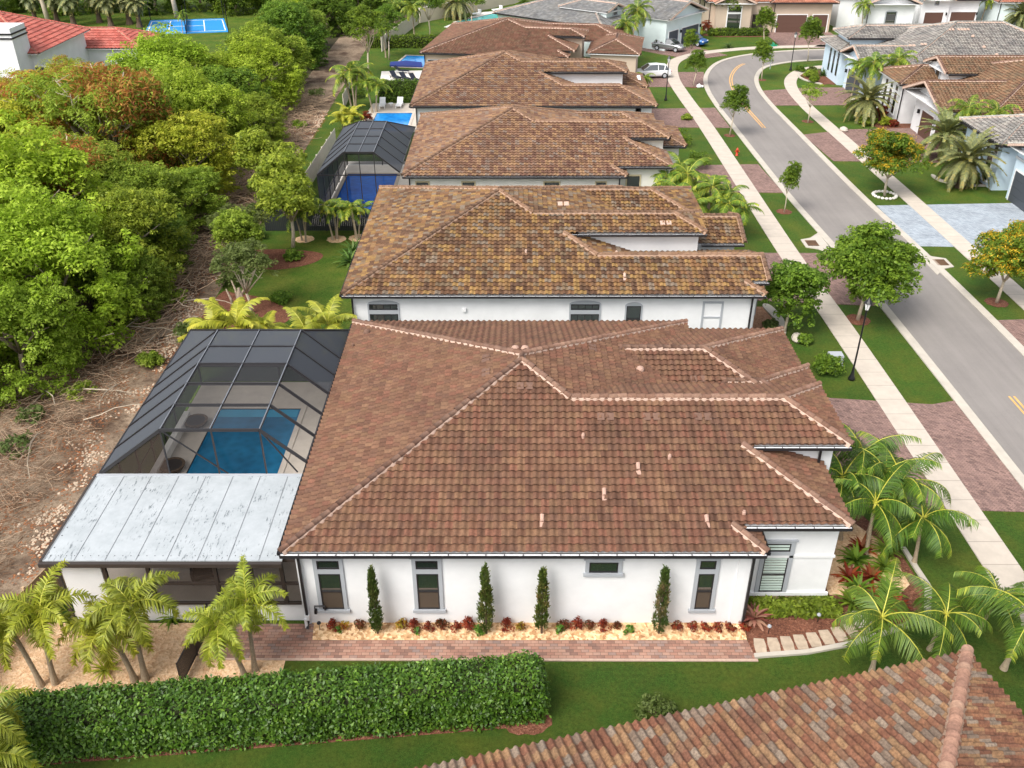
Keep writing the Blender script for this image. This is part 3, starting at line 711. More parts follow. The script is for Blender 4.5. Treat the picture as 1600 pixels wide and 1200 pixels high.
# ---- second house
def style_B(y0, x0, xm, xa, up, low, xr, label, mats, p=.34, ns=4, name='house', mx=0, blk=True):
    """upper wing (dy0, xc) over a lower street wing whose ridge dies into the main slope"""
    h = House(name, label); z = lambda d: Z0+S0*d; hd = xm-x0; D = 2*hd+.3
    yU, xU = up; yL, xL, kind = low; yR = yU+1.75 if not xr else xr; xw = xm+hd-yR
    xq = xL  # lower wing end
    # south plane
    k = yR-yU; pts = [(x0,0)]
    # hip from the upper eave start down to the lower wing's ridge
    xh = xw+1.9; xj = xh+(yU-yL)
    if kind == 'gable': pts += [(xa,0),(xa-1.05,1.05),(xq,1.05),(xq,yL)]
    else: pts += [(xq,0),(xq-yL,yL)]
    pts += [(xj,yL),(xh,yU),(xU,yU),(xU-k,yR),(xw,yR),(xm,hd)]
    h.P.append([(x, y0+y, z(y)) for x, y in pts])
    xe = xm+hd
    h.L += [((x0,y0,Z0),(xm,y0+hd,z(hd))), ((xj,y0+yL,z(yL)),(xh,y0+yU,z(yU))), ((xU,y0+yU,z(yU)),(xU-k,y0+yR,z(yR))), ((xw,y0+yR,z(yR)),(xU-k,y0+yR,z(yR))), ((xw,y0+yR,z(yR)),(xm,y0+hd,z(hd)))]
    if kind == 'gable':
        h.L += [((xq,y0+yL,z(yL)),(xj,y0+yL,z(yL))), ((xa,y0,Z0),(xa-1.05,y0+1.05,z(1.05))), ((xq,y0+1.05,z(1.05)),(xq,y0+yL,z(yL)))]
        h.P.append([(xa,y0,Z0),(xa,y0+1.5,Z0),(xa-1.05,y0+1.5,z(1.05)),(xa-1.05,y0+1.05,z(1.05))])
        h.W.add([(xq-.4,y0+1.5,2),(xq-.4,y0+1.5,z(1.4)),(xq-.4,y0+yL,z(yL)-.08),(xq-.4,y0+2*yL-1.5,z(1.4)),(xq-.4,y0+2*yL-1.5,2)], [(0,4,3,2,1)])
        xn = xq
    else:
        h.L += [((xq,y0,Z0),(xq-yL,y0+yL,z(yL))), ((xq-yL,y0+yL,z(yL)),(xj,y0+yL,z(yL)))]
        h.P.append([(xq,y0,Z0),(xq,y0+2*yL,Z0),(xq-yL,y0+yL,z(yL))]); xn = xq-yL
    # lower wing north slope, main east slope in front of the upper wing's wall
    h.P.append([(xn if kind == 'gable' else xq,y0+2*yL,Z0),(xj,y0+2*yL,Z0),(xj,y0+yL,z(yL)),(xn,y0+yL,z(yL))])
    xz = xh+(z(yU)-3.4)/S0
    h.P.append([(xh,y0+yU,z(yU)),(xj,y0+yL,z(yL)),(xz,y0+yL,3.4),(xz,y0+yU+.5,3.4),(xh,y0+yU+.5,z(yU))])
    # upper wing east + north
    yn = yR+k; h.P.append([(xU,y0+yU,z(yU)),(xU,y0+yn,z(yU)),(xU-k,y0+yR,z(yR))]); h.L.append(((xU,y0+yn,z(yU)),(xU-k,y0+yR,z(yR))))
    h.P.append([(xU,y0+yn,z(yU)),(xw-.4,y0+yn,z(yU)),(xw-.4,y0+yR,z(yR)),(xU-k,y0+yR,z(yR))])
    a = (xm,y0+hd,z(hd)); b = (xm,y0+D-hd,z(hd))
    h.P += [[(x0,y0+D,Z0),(x0,y0,Z0),a,b], [(xe,y0+D,Z0),(x0,y0+D,Z0),b], [a,(xw,y0+yR,z(yR)),(xe,y0+yR,Z0),(xe,y0+D,Z0),b]]
    h.L += [(a,b),((x0,y0+D,Z0),b),((xe,y0+D,Z0),b)]
    h.wall(x0+.45, xe-.45, y0+.45, y0+D-.45, 4.02); h.wall(xe-.45, min(xa,xq)-.45, y0+.45, y0+2*yL-.3, 4.0); h.wall(xj-1, xU-.4, y0+yU+.45, y0+yn-.4, z(yU)-.1)
    h.wall(xa-1, xq-.45, y0+(1.5 if kind == 'gable' else .45), y0+2*yL-.4, 4.0)
    h.SF.box(x0+.06, xe-.06, y0+.06, y0+D-.06, 4.0, 4.08); h.SF.box(xe-.06, min(xa,xq)-.06, y0+.06, y0+2*yL-.1, 4.0, 4.08); h.SF.box(xj-.5, xU-.06, y0+yU+.06, y0+yn-.06, z(yU)-.15, z(yU)-.07)
    if kind == 'gable': h.SF.box(xa-.9, xq-.06, y0+1.12, y0+2*yL-1, z(1.05)-.15, z(1.05)-.07)
    if blk:
        h.hip(xU-2.5, xq+.05+mx, y0+7.7, y0+12.9, 4.15, ends='hghh'); h.wall(xU-1, xq-.5+mx, y0+8.15, y0+12.4, 4.02); h.gable(y0+8.15, y0+12.4, xq-.8+mx, 4.0, 4.8, .3, 'x')
        h.gutter((xU+.3, y0+7.7), (xq+mx, y0+7.7), 4.15)
        h.hip(xm, xU+1.3, y0+11.5, y0+D-.05, 4.1); h.wall(xm, xU+.8, y0+12, y0+D-.5, 4.0)
    h.finish(*mats, p=p, nseg=ns)
    h.gutter((x0-.03, y0), (min(xa, 99) if kind == 'gable' else xq, y0), Z0); h.gutter((xh+.1, y0+yU), (xU, y0+yU), z(yU))
    if kind == 'gable': h.gutter((xa-.6, y0+1.05), (xq, y0+1.05), z(1.05))
    h.gutter((x0, y0+D), (x0, y0), Z0, inner='bronze')
    h.downspout(x0+.5, y0+.4, 3.85); h.downspout(min(xa, xq)-.65, y0+.4, 3.85)
    return h
h = style_B(48.45, -9.95, -.83, 14.86, (5.15, 12.15), (3.2, 15.25, 'gable'), 6.95, 'second white house up the row with tan, gold and grey mottled tile roof', ('roof_multi', 'cap_gold', 'mortar_dull', 'white_wall'), ns=6)
yw = 48.9
for x, w in ((-7.65, 1.7), (4.35, 1.7)):
    window(h, (x, yw, 1.0), 0, w, 1.66, transom=.36, arch=True, kind='hung', grid=4, glass='glass', gap=.3, frame='bronze', t=.09, label='double window with transom and arched grey surround, second house')
window(h, (7.25, yw, 1.5), 0, .86, 1.7, kind='hung', arch=True, trim='trim_grey', t=.09, label='narrow window half hidden, arched grey surround')
mb = MB(); mb.box(-.62,-.5,-.04,.02,0,2.95); mb.box(.5,.62,-.04,.02,0,2.95); mb.box(-.5,.5,-.04,.02,2.83,2.95); mb.box(-.5,.5,-.04,.02,1.85,1.95)
mb.obj('blind_niche', M['trim_grey'], h.root, (11.95, yw, .55), 0)
mb = MB(); mb.box(-.11,.11,-.12,.02,-.1,.1); mb.obj('wall_vent', M['trim_white'], h.root, (-2.85, yw, 2.95))
for px, py, k in ((822,395,'pipe'),(963,397,'pipe'),(976,435,'hood'),(1040,350,'twin'),(880,320,'twin')):
    d = ray(px, py); q = (Z0-S0*48.45-H_CAM)/(d[2]-S0*d[1]); h.vent(d[0]*q, d[1]*q, H_CAM+d[2]*q+.04, k, 0, 'mortar')
# ---- third house (same plan as the near one)
def style_A(y0, x0, xm, xa, s1, s2, label, mats, p=.34, ns=4):
    h = House('house', label); hd = xm-x0; yR = 6.93
    plan_roof(h, y0, x0, xm, hd, 2*hd+.4, xa, [s1, s2], xm+hd-yR, yR)
    D = 2*hd+.4; h.hip(s2[1]-4, s1[1]+2.2, y0+7.9, y0+13.2, 4.15); h.hip(xm, s2[1]+.4, y0+11, y0+D-.04, 4.1)
    h.SF.box(x0+.06, xa-.06, y0+.06, y0+D-.06, 4.0, 4.08); h.SF.box(xa-.8, s1[1]-.06, y0+s1[0]+.06, y0+8, 4.38, 4.46); h.SF.box(xa, s2[1]-.06, y0+s2[0]+.06, y0+9, 5.58, 5.66)
    h.wall(x0+.45, xa-.4, y0+.45, y0+D-.45, 4.02); h.wall(xa-.4, s1[1]-.45, y0+s1[0]+.45, y0+9, 4.4); h.wall(xa, s2[1]-.45, y0+s2[0]+.45, y0+9, 5.6); h.wall(xa, s1[1]+1.7, y0+8.4, y0+12.7, 4.0)
    h.finish(*mats, p=p, nseg=ns)
    h.gutter((x0, y0), (xa, y0), Z0); h.gutter((xa-.8, y0+s1[0]), (s1[1], y0+s1[0]), Z0+S0*s1[0]); h.gutter((xa+.2, y0+s2[0]), (s2[1], y0+s2[0]), Z0+S0*s2[0]); h.gutter((s2[1], y0+7.9), (s1[1]+2.2, y0+7.9), 4.15)
    h.downspout(x0+.5, y0+.4, 3.85); h.downspout(xa-.55, y0+.4, 3.85)
    return h
h = style_A(69.8, -8.6, .1, 9.05, (1.15, 12.75), (4.75, 12.95), 'third house up the row, cream walls and gold-brown mottled roof, screened pool beside it', ('roof_gold', 'cap_gold', 'mortar_dull', 'cream_wall'))
for x, w in ((-7.1, .95), (-3.45, .95), (3.15, 1.15), (7.05, .75)): window(h, (x, 70.25, 3.05), 0, w, .42, kind='fixed', trim='trim_tan', head=False, sill=False, t=.1)
window(h, (9.75, 71.4, 2.6), 0, 1.0, 1.0, kind='fixed', trim='trim_tan', head=False, sill=False, t=.12)
h = style_B(90.85, -9.95, -.68, 13.2, (5.75, 11.8), (3.45, 14.25, 'hip'), 7.7, 'fourth house up the row, white side wall and yellow-brown mottled roof behind the screened pool', ('roof_gold', 'cap_gold', 'mortar_dull', 'white_wall'), ns=3)
# ---- fifth house, turned a little with the bend
h = House('house', 'reddish tile roofed tan house, fifth up the row, where the street begins to bend', loc=(-11.2, 115.9, 0), rz=R(-9))
plan_roof(h, 0, 0, 9.3, 9.3, 18.8, 18.2, [(1.5, 18.8), (5.2, 19.6)], 11.9, 7.2, sl=.27)
h.hip(20.0, 26.5, 4.0, 14.0, 3.9); h.hip(9, 24.5, 10.5, 18.7, 4.1, .3)
h.wall(.45, 17.7, .45, 18.3, 4.0); h.wall(16, 19.2, 5.6, 9, 5.4); h.wall(20.4, 26, 4.45, 13.5, 3.85); h.SF.box(.1, 18, .1, 18.7, 4.0, 4.08); h.SF.box(14, 19.5, 5.3, 9, 5.35, 5.42)
h.finish('roof_rust', 'cap', 'mortar', 'beige_wall', p=.36, nseg=3)
h.gutter((0, 0), (18.2, 0), Z0); h.gutter((14.5, 5.2), (19.6, 5.2), 5.55)
window(h, (2.6, .45, .3), 0, 3.4, 2.9, kind='fixed', trim='trim_grey', head=False, sill=False, t=.1)
h.downspout(.5, .4, 3.85)
# ---- grey roofed house across the end of the row, seen on its long side
h = House('house', 'pale blue walled house with smooth grey roof, two cars on its drive', loc=(-2.4, 143.5, 0), rz=R(-39))
h.hip(-.5, 19, 0, 20, 4.2, .30); h.hip(8, 23.5, 10, 21, 4.35, .32, ends='hghh'); h.hip(9, 17.5, 3.2, 8.2, 5.6, .34, ends='hghh')
h.wall(0, 18.5, .5, 19.5, 4.05); h.wall(9.5, 17.1, 3.6, 7.8, 5.5); h.gable(3.6, 7.8, 16.8, 5.5, 6.3, .3, 'x'); h.wall(18, 22.8, 10.5, 20.6, 4.2); h.gable(10.5, 20.6, 22.5, 4.15, 5.95, .3, 'x')
h.finish('roof_grey', 'cap_grey', 'mortar', 'pale_wall', p=.36, nseg=2, amp=.012)
h.gutter((-.5, 0), (19, 0), 4.2)
for x in (1.0, 3.9, 10.4, 12.4): window(h, (x, .5, 2.7), 0, 1.0, .6, kind='fixed', trim=None)
garage(h, (22.82, 12.6, 0), R(90), 2.6, 2.5, 'garage_grey'); garage(h, (22.82, 17.4, 0), R(90), 4.9, 2.5, 'garage_grey')
wall_lamp(h, (22.85, 14.5, 2.2), R(90)); wall_lamp(h, (22.85, 20.3, 2.2), R(90))
window(h, (17.12, 5.7, 5.0), R(90), .8, .8, kind='fixed', arch=True)
# ---- beige house facing the bend
h = House('house', 'beige stucco house with terracotta roof and brown garage doors facing the bend')
h.hip(30.2, 50, 151.5, 172, 4.5, .36); h.hip(31.0, 37.4, 149.6, 158, 4.55, .42, ends='hhgh'); h.hip(39.8, 50.4, 150.8, 160, 4.45, .36); h.hip(35.6, 43, 153, 160, 6.4, .36)
h.wall(30.7, 49.5, 152.0, 171.5, 4.4); h.wall(31.6, 36.9, 150.3, 153, 4.45); h.gable(31.6, 36.9, 150.3, 4.4, 5.6); h.wall(40.6, 49.6, 151.4, 158, 4.35); h.wall(36.2, 42.4, 153.6, 159, 6.3)
h.finish('roof_terra', 'cap', 'mortar', 'beige_wall', p=.36, nseg=3)
window(h, (34.3, 150.3, .7), 0, 2.0, 2.2, transom=.7, kind='fixed', trim='trim_white', gap=.3, label='tall front window in the gabled bay')
garage(h, (43.6, 151.4, 0), 0, 4.6, 2.6); garage(h, (48.0, 151.4, 0), 0, 2.3, 2.6); wall_lamp(h, (46.4, 151.38, 2.3)); h.gutter((39.8, 150.8), (50.4, 150.8), 4.45, inner='bronze'); h.gutter((30.2, 172), (30.2, 151.5), 4.5, inner='bronze')
mb = MB(); mb.box(-.9,.9,-.06,.05,0,2.6); mb.lathe([(.9,0),(.9,.08)], (0,0,2.5), 16); mb.obj('entry_door', M['bronze_brown'], h.root, (38.5, 152.0, 0)); h.downspout(30.8, 152.0, 4.2); h.downspout(40.7, 151.4, 4.2)
mb = MB(); mb.box(38.2,39.0,153.0,153.8,6.2,8.0); mb.obj('chimney', M['chimney_white'], h.roof)
window(h, (30.7, 156, 2.2), R(-90), .7, 1.6, kind='fixed', trim=None); window(h, (30.7, 160, 2.2), R(-90), .7, 1.6, kind='fixed', trim=None)
# ---- white house with grey roof, brown garages
h = House('house', 'white house with light grey roof and two brown garage doors near the top right corner')
h.hip(51.5, 74, 155, 176, 4.6, .36); h.hip(64.2, 69.4, 153.2, 162, 4.5, .45, ends='hhgh'); h.hip(66.5, 74.6, 153.9, 163, 4.45, .36); h.hip(54.2, 62.6, 149.4, 160, 4.5, .38, ends='hhgh')
h.wall(52, 73.5, 155.5, 175, 4.5); h.wall(64.6, 69, 154.2, 160, 4.4); h.gable(64.6, 69, 154.2, 4.35, 5.3); h.wall(69, 73.8, 154.6, 160, 4.35); h.wall(54.8, 62, 150.3, 158, 4.4); h.gable(54.8, 62, 150.3, 4.4, 5.7)
h.finish('roof_pale', 'cap_grey', 'mortar', 'white_wall', p=.36, nseg=3)
garage(h, (66.8, 154.2, 0), 0, 2.9, 2.5); garage(h, (71.6, 154.6, 0), 0, 3.9, 2.5); wall_lamp(h, (68.7, 154.2, 2.3)); wall_lamp(h, (73.65, 154.55, 2.3)); h.downspout(54.9, 150.3, 4.2); h.gutter((69.5, 153.9), (74.6, 153.9), 4.45)
window(h, (66.9, 154.2, 3.7), 0, .5, .8, kind='fixed', arch=True, sill=False, head=False, t=.12); window(h, (58.5, 150.3, .8), 0, 1.5, 2.4, kind='fixed', arch=True)
# ---- orange roof house, top right corner
h = House('house', 'white house with orange tile roof cut off by the top right corner')
h.hip(75.6, 92, 152.2, 178, 4.3, .36); h.hip(80, 95, 150.6, 160, 4.2, .4)
h.wall(76.2, 91.5, 152.8, 177, 4.2); h.wall(80.6, 94, 151.3, 158, 4.1)
h.finish('roof_terra', 'cap', 'mortar', 'pale_wall', p=.36, nseg=2)
window(h, (83.2, 151.3, .8), 0, 2.6, 2.0, kind='fixed', trim=None, grid=4); h.downspout(76.3, 152.8, 4.1); h.downspout(80.7, 151.3, 4.0)
# ---- houses across the street (front doors face the street, -X)
WR = R(-90)
h = House('house', 'blue walled house with light grey ribbed roof, across the street by the bend')
h.hip(43.5, 68, 106.2, 125.2, 4.2, .36); h.hip(39.9, 47.5, 116.6, 124.6, 4.2, .3); h.hip(41.0, 55, 117.4, 123.2, 5.5, .34); h.hip(40.2, 52, 108.4, 116.6, 4.1, .36, ends='ghhh')
h.wall(44, 67, 106.7, 124.7, 4.1); h.wall(40.6, 47, 117.1, 124.1, 4.1); h.wall(41.6, 54, 117.9, 122.7, 5.4); h.wall(41, 51, 108.9, 116.1, 4.0); h.gable(108.9, 116.1, 40.95, 3.98, 5.4, .3, 'x')
h.finish('roof_pale', 'cap_grey', 'mortar', 'blue_wall', p=.36, nseg=4)
h.gutter((39.9, 116.6), (42.5, 116.6), 4.2); h.gutter((41.0, 117.4), (53, 117.4), 5.5)
for y in (118.3, 119.9, 121.5): window(h, (40.6, y, .9), WR, .55, 2.0, transom=.45, kind='fixed', trim=None)
garage(h, (40.95, 112.6, 0), WR, 4.6, 2.5, 'garage_grey'); wall_lamp(h, (40.93, 115.5, 2.1), WR)
for px, py in ((1425,72),(1443,70),(1486,47),(1500,47),(1510,47)):
    d = ray(px, py); q = (4.2-.36*106.2-H_CAM)/(d[2]-.36*d[1]); h.vent(d[0]*q, d[1]*q, H_CAM+d[2]*q+.05, 'twin', 0, 'mortar')
for px, py in ((1520,58),(1537,75),(1557,87)):
    d = ray(px, py); q = (4.2-.36*106.2-H_CAM)/(d[2]-.36*d[1]); h.vent(d[0]*q, d[1]*q, H_CAM+d[2]*q+.05, 'dome', 0, 'mortar')
h = House('house', 'white house with orange-brown tile roof and three arched front windows, across the street')
h.hip(44.5, 70, 86.2, 105.4, 4.2, .36); h.hip(41.0, 48.5, 99.2, 106.2, 4.3, .32); h.hip(45.0, 60, 97.6, 103.6, 5.7, .36, ends='ghhh'); h.hip(41.2, 55, 88.6, 98.4, 4.1, .36, ends='ghhh')
h.wall(45, 69, 86.7, 104.9, 4.1); h.wall(41.6, 48, 99.7, 105.7, 4.2); h.wall(45.5, 59, 98.1, 103.1, 5.6); h.gable(98.1, 103.1, 45.45, 5.58, 6.5, .3, 'x'); h.wall(42.6, 54, 89.1, 97.9, 4.0); h.gable(89.1, 97.9, 42.55, 3.98, 5.7, .3, 'x')
h.finish('roof_orange', 'cap', 'mortar', 'white_wall', p=.36, nseg=4)
h.gutter((44.5, 86.2), (62, 86.2), 4.2); h.gutter((41, 99.2), (44.6, 99.2), 4.3); h.gutter((45.2, 97.6), (56, 97.6), 5.7); h.downspout(41.7, 99.7, 4.1)
for y in (101.0, 102.5, 104.0): window(h, (41.6, y, .8), WR, .7, 2.2, transom=.5, kind='fixed', trim='trim_white', arch=True, t=.08, frame='bronze_brown')
window(h, (45.42, 100.6, 4.6), WR, .9, 1.0, kind='fixed', arch=True, trim='trim_grey')
garage(h, (42.55, 94.2, 0), WR, 3.0, 2.5); garage(h, (42.55, 90.6, 0), WR, 2.4, 2.5); wall_lamp(h, (42.53, 96.4, 2.2), WR); wall_lamp(h, (42.53, 92.3, 2.2), WR)
window(h, (42.53, 93.5, 3.6), WR, .5, .8, kind='fixed', arch=True, trim='trim_grey', sill=False)
mb = MB(); mb.box(45.0, 62, 86.6, 86.68, 0, .9); mb.obj('stone_base', M['stone'], h.root)
h = House('house', 'pale blue house with grey tile roof and dark grey garage at the right edge')
h.hip(41.9, 60, 77.8, 86.0, 4.2, .34); h.hip(46, 70, 64, 84, 4.25, .36); h.hip(42.2, 56, 65.4, 76.9, 4.5, .3, ends='ghhh')
h.wall(42.5, 59, 78.3, 85.4, 4.1); h.wall(46.5, 69, 64.5, 83.5, 4.1); h.wall(42.9, 55, 65.9, 76.4, 4.4); h.gable(65.9, 76.4, 42.85, 4.38, 5.95, .3, 'x')
h.finish('roof_pale', 'cap_grey', 'mortar', 'blue_wall', p=.34, nseg=5)
h.gutter((41.9, 77.8), (47, 77.8), 4.2, inner='bronze'); h.gutter((41.9, 86), (41.9, 77.8), 4.2, inner='bronze')
for y in (79.2, 80.7, 82.2, 83.7): window(h, (42.5, y, 3.1), WR, .55, .55, kind='fixed', trim='trim_white', head=False, sill=False, t=.07)
for y in (79.9, 82.4): window(h, (42.5, y, .5), WR, .9, 2.2, kind='fixed', trim='trim_white', head=False, t=.08)
garage(h, (42.85, 73.4, 0), WR, 4.9, 2.6, 'garage_grey'); mb = MB(); mb.box(42.76, 42.86, 65.9, 76.4, 3.55, 3.75); mb.obj('wall_moulding', M['trim_grey'], h.root)
# ---- foreground roof, bottom right
h = House('house', 'blended red, buff and grey barrel tile roof in the bottom right corner, nearest the camera', loc=(15.05, 21.25, 0), rz=R(14))
h.hip(-30, 0, -22, 0, 4.15, .36); h.wall(-29.5, -.5, -21.5, -.5, 4.0)
h.finish('roof_blend', 'cap_blend', 'mortar_dull', 'white_wall', p=.27, e=.47, nseg=8, capr=.18, amp=.10, lip=.045)
# ---- villa beyond the trees
h = House('villa', 'white villa with red tile roof beyond the trees in the top left corner')
h.hip(-85, -52.6, 106, 120.5, 6.0, .44); h.hip(-62, -46.3, 119.5, 128.5, 3.9, .35); h.wall(-84.5, -53.3, 106.7, 120, 5.9); h.wall(-61, -47, 120, 127.9, 3.8); h.wall(-60, -53.85, 103.5, 107, 9.1)
h.finish('roof_red', 'roof_red', 'mortar_dull', 'white_wall', p=.45, e=.6, nseg=3, amp=.09)
mb = MB(); mb.box(-60.1,-53.75,103.4,107.1,8.0,8.15); mb.box(-60.1,-53.75,103.4,107.1,8.45,8.6); mb.obj('cornice', M['black'], h.root)
window(h, (-53.0, 106.7, 2.2), 0, 1.5, 2.2, kind='fixed', trim='trim_white', arch=True, t=.2)
# =====================================================================
# VEGETATION
# =====================================================================
M['leaf_bright'] = leaf_mat('leaf_bright', [(0.146,0.224,0.016), (0.246,0.358,0.028), (0.336,0.459,0.045), (0.448,0.560,0.078)])
M['leaf_mid'] = leaf_mat('leaf_mid', [(0.112,0.175,0.018), (0.194,0.275,0.030), (0.288,0.375,0.044), (0.388,0.475,0.069)])
M['leaf_dark'] = leaf_mat('leaf_dark', [(0.058,0.111,0.016), (0.104,0.182,0.021), (0.169,0.260,0.029), (0.234,0.338,0.039)])
M['leaf_olive'] = leaf_mat('leaf_olive', [(0.066,0.102,0.024), (0.108,0.144,0.036), (0.144,0.192,0.054), (0.192,0.228,0.084)])
M['leaf_yellow'] = leaf_mat('leaf_yellow', [(0.192,0.240,0.017), (0.300,0.360,0.030), (0.420,0.468,0.048), (0.576,0.576,0.084)])
M['leaf_rust'] = leaf_mat('leaf_rust', [(0.200,0.069,0.022), (0.325,0.125,0.037), (0.425,0.213,0.062), (0.500,0.325,0.088)])
M['flower_yellow'] = leaf_mat('flower_yellow', [(.45,.27,.02), (.6,.40,.03), (.7,.5,.06)])
M['leaf_red'] = leaf_mat('leaf_red', [(.10,.02,.015), (.22,.035,.02), (.35,.07,.03), (.12,.10,.03)])
M['leaf_croton'] = leaf_mat('leaf_croton', [(.12,.03,.015), (.35,.10,.02), (.42,.28,.04), (.07,.15,.02)])
M['leaf_bronze'] = leaf_mat('leaf_bronze', [(.05,.03,.012), (.14,.05,.02), (.25,.06,.03), (.06,.09,.02)])
M['leaf_pink'] = leaf_mat('leaf_pink', [(.16,.05,.04), (.4,.14,.12), (.5,.3,.22)])
M['leaf_hedge'] = leaf_mat('leaf_hedge', [(.035,.095,.008), (.07,.165,.012), (.12,.24,.02), (.26,.40,.06)], .35, .6)
M['frond'] = leaf_mat('frond', [(0.034,0.086,0.011), (0.075,0.149,0.016), (0.149,0.230,0.023), (0.414,0.425,0.040)], .3, .4)
M['frond_lime'] = leaf_mat('frond_lime', [(.15,.19,.014), (.24,.27,.02), (.34,.35,.03), (.46,.43,.045)], .3, .45)
M['frond_dark'] = leaf_mat('frond_dark', [(.035,.075,.014), (.06,.12,.02), (.09,.16,.03), (.14,.2,.04)], .3, .4)
M['frond_silver'] = leaf_mat('frond_silver', [(.10,.13,.06), (.16,.19,.08), (.22,.24,.10), (.36,.28,.07)], .3, .4)
M['rachis'] = plain('rachis', (.46,.44,.06,1), .5)
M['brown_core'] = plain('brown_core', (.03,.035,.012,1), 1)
def leaves(cen, rad, n, size, seed=0, up=.75, aspect=.5, outw=.7, tone=None):
    """leaf cards on clumps. cen (K,3) rad (K,) ; outward normals from clump centres"""
    r = np.random.RandomState(seed); K = len(cen); cen = np.asarray(cen); rad = np.asarray(rad)
    idx = np.repeat(np.arange(K), n); m = len(idx)
    d = r.randn(m, 3); d /= np.linalg.norm(d, axis=1)[:, None]; d[:, 2] = np.where(r.rand(m) < .7, np.abs(d[:, 2]), d[:, 2])
    p = cen[idx]+d*(rad[idx]*(.55+.5*r.rand(m)))[:, None]*np.array([1, 1, .8])
    nrm = d*outw+r.randn(m, 3)*.45+np.array([0, 0, up]); nrm /= np.linalg.norm(nrm, axis=1)[:, None]
    t = np.cross(nrm, r.randn(m, 3)); t /= np.linalg.norm(t, axis=1)[:, None]; b = np.cross(nrm, t)
    s = size*(.6+.8*r.rand(m)); l = t*(s/2)[:, None]; w = b*(s*aspect/2)[:, None]; fold = nrm*(s*.12)[:, None]
    V = np.stack([p-l, p+w+fold-l*.1, p+l, p-w+fold-l*.1], 1).reshape(-1, 3)
    Q = np.arange(m*4).reshape(-1, 4)
    tone = r.rand(K) if tone is None else tone
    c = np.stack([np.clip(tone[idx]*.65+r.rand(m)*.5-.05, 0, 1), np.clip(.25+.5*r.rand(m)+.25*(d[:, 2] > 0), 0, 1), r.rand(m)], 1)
    return V, Q, c
def clumps(R0, H0, zc, nl, per, seed, lobe=.45, squash=.75, cr=.14, skirt=0, ball=False):
    """clump centres on the upper shells of several uneven lobes"""
    r = np.random.RandomState(seed); C = []; RR = []
    for i in range(nl):
        a = 2*math.pi*(i*.618+.3*r.rand()); q = math.sqrt((i+.5)/nl)*.68
        lc = np.array([R0*q*math.cos(a), R0*q*math.sin(a), zc+H0*(.45*(1-q*q)*r.uniform(.3, 1.35)-.15*r.rand())])
        lr = R0*lobe*r.uniform(.6, 1.35)
        if ball:
            dd = r.randn(3); dd /= np.linalg.norm(dd); lc = np.array([0, 0, zc+H0*.42])+dd*np.array([R0, R0, H0*.62])*.58*r.uniform(.45, 1.3)
        for k in range(per):
            d = r.randn(3); d /= np.linalg.norm(d)
            if d[2] < -.35: d[2] *= -1
            C.append(lc+d*lr*np.array([1, 1, squash])*r.uniform(.82, 1.08)); RR.append(R0*cr*r.uniform(.7, 1.35))
    for i in range(skirt):
        a = r.rand()*6.28; u = r.rand()**.7; z = zc*(1-u*.92); q = R0*(1.0-.28*u)*r.uniform(.8, 1.02)
        for k in range(14):
            C.append(np.array([q*math.cos(a), q*math.sin(a), z])+r.randn(3)*R0*.11); RR.append(R0*cr*r.uniform(.7, 1.2))
    return np.array(C), np.array(RR)
def limbs(mb, base, zc, R0, n, r0, seed, rise=.55):
    r = random.Random(seed); top = Vector((r.uniform(-.2,.2), r.uniform(-.2,.2), zc*rise))
    mb.tube([base, (base[0]*.5+top.x*.5+.08, top.y*.5, top.z*.5), top], [r0*1.25, r0, r0*.85], 8)
    for i in range(n):
        a = 2*math.pi*i/n+r.uniform(-.4,.4); q = r.uniform(.45,.85)*R0; e = Vector((q*math.cos(a), q*math.sin(a), zc+r.uniform(-.1,.4)*R0*.6))
        m1 = top.lerp(e, .5)+Vector((r.uniform(-.3,.3), r.uniform(-.3,.3), R0*.08))
        mb.tube([top-Vector((0,0,r0)), m1, e], [r0*.62, r0*.4, r0*.14], 6)
        for k in range(2):
            e2 = m1+Vector((r.uniform(-1,1), r.uniform(-1,1), r.uniform(.2,1)))*R0*.4; mb.tube([m1, e2], [r0*.3, r0*.08], 5)
    return mb
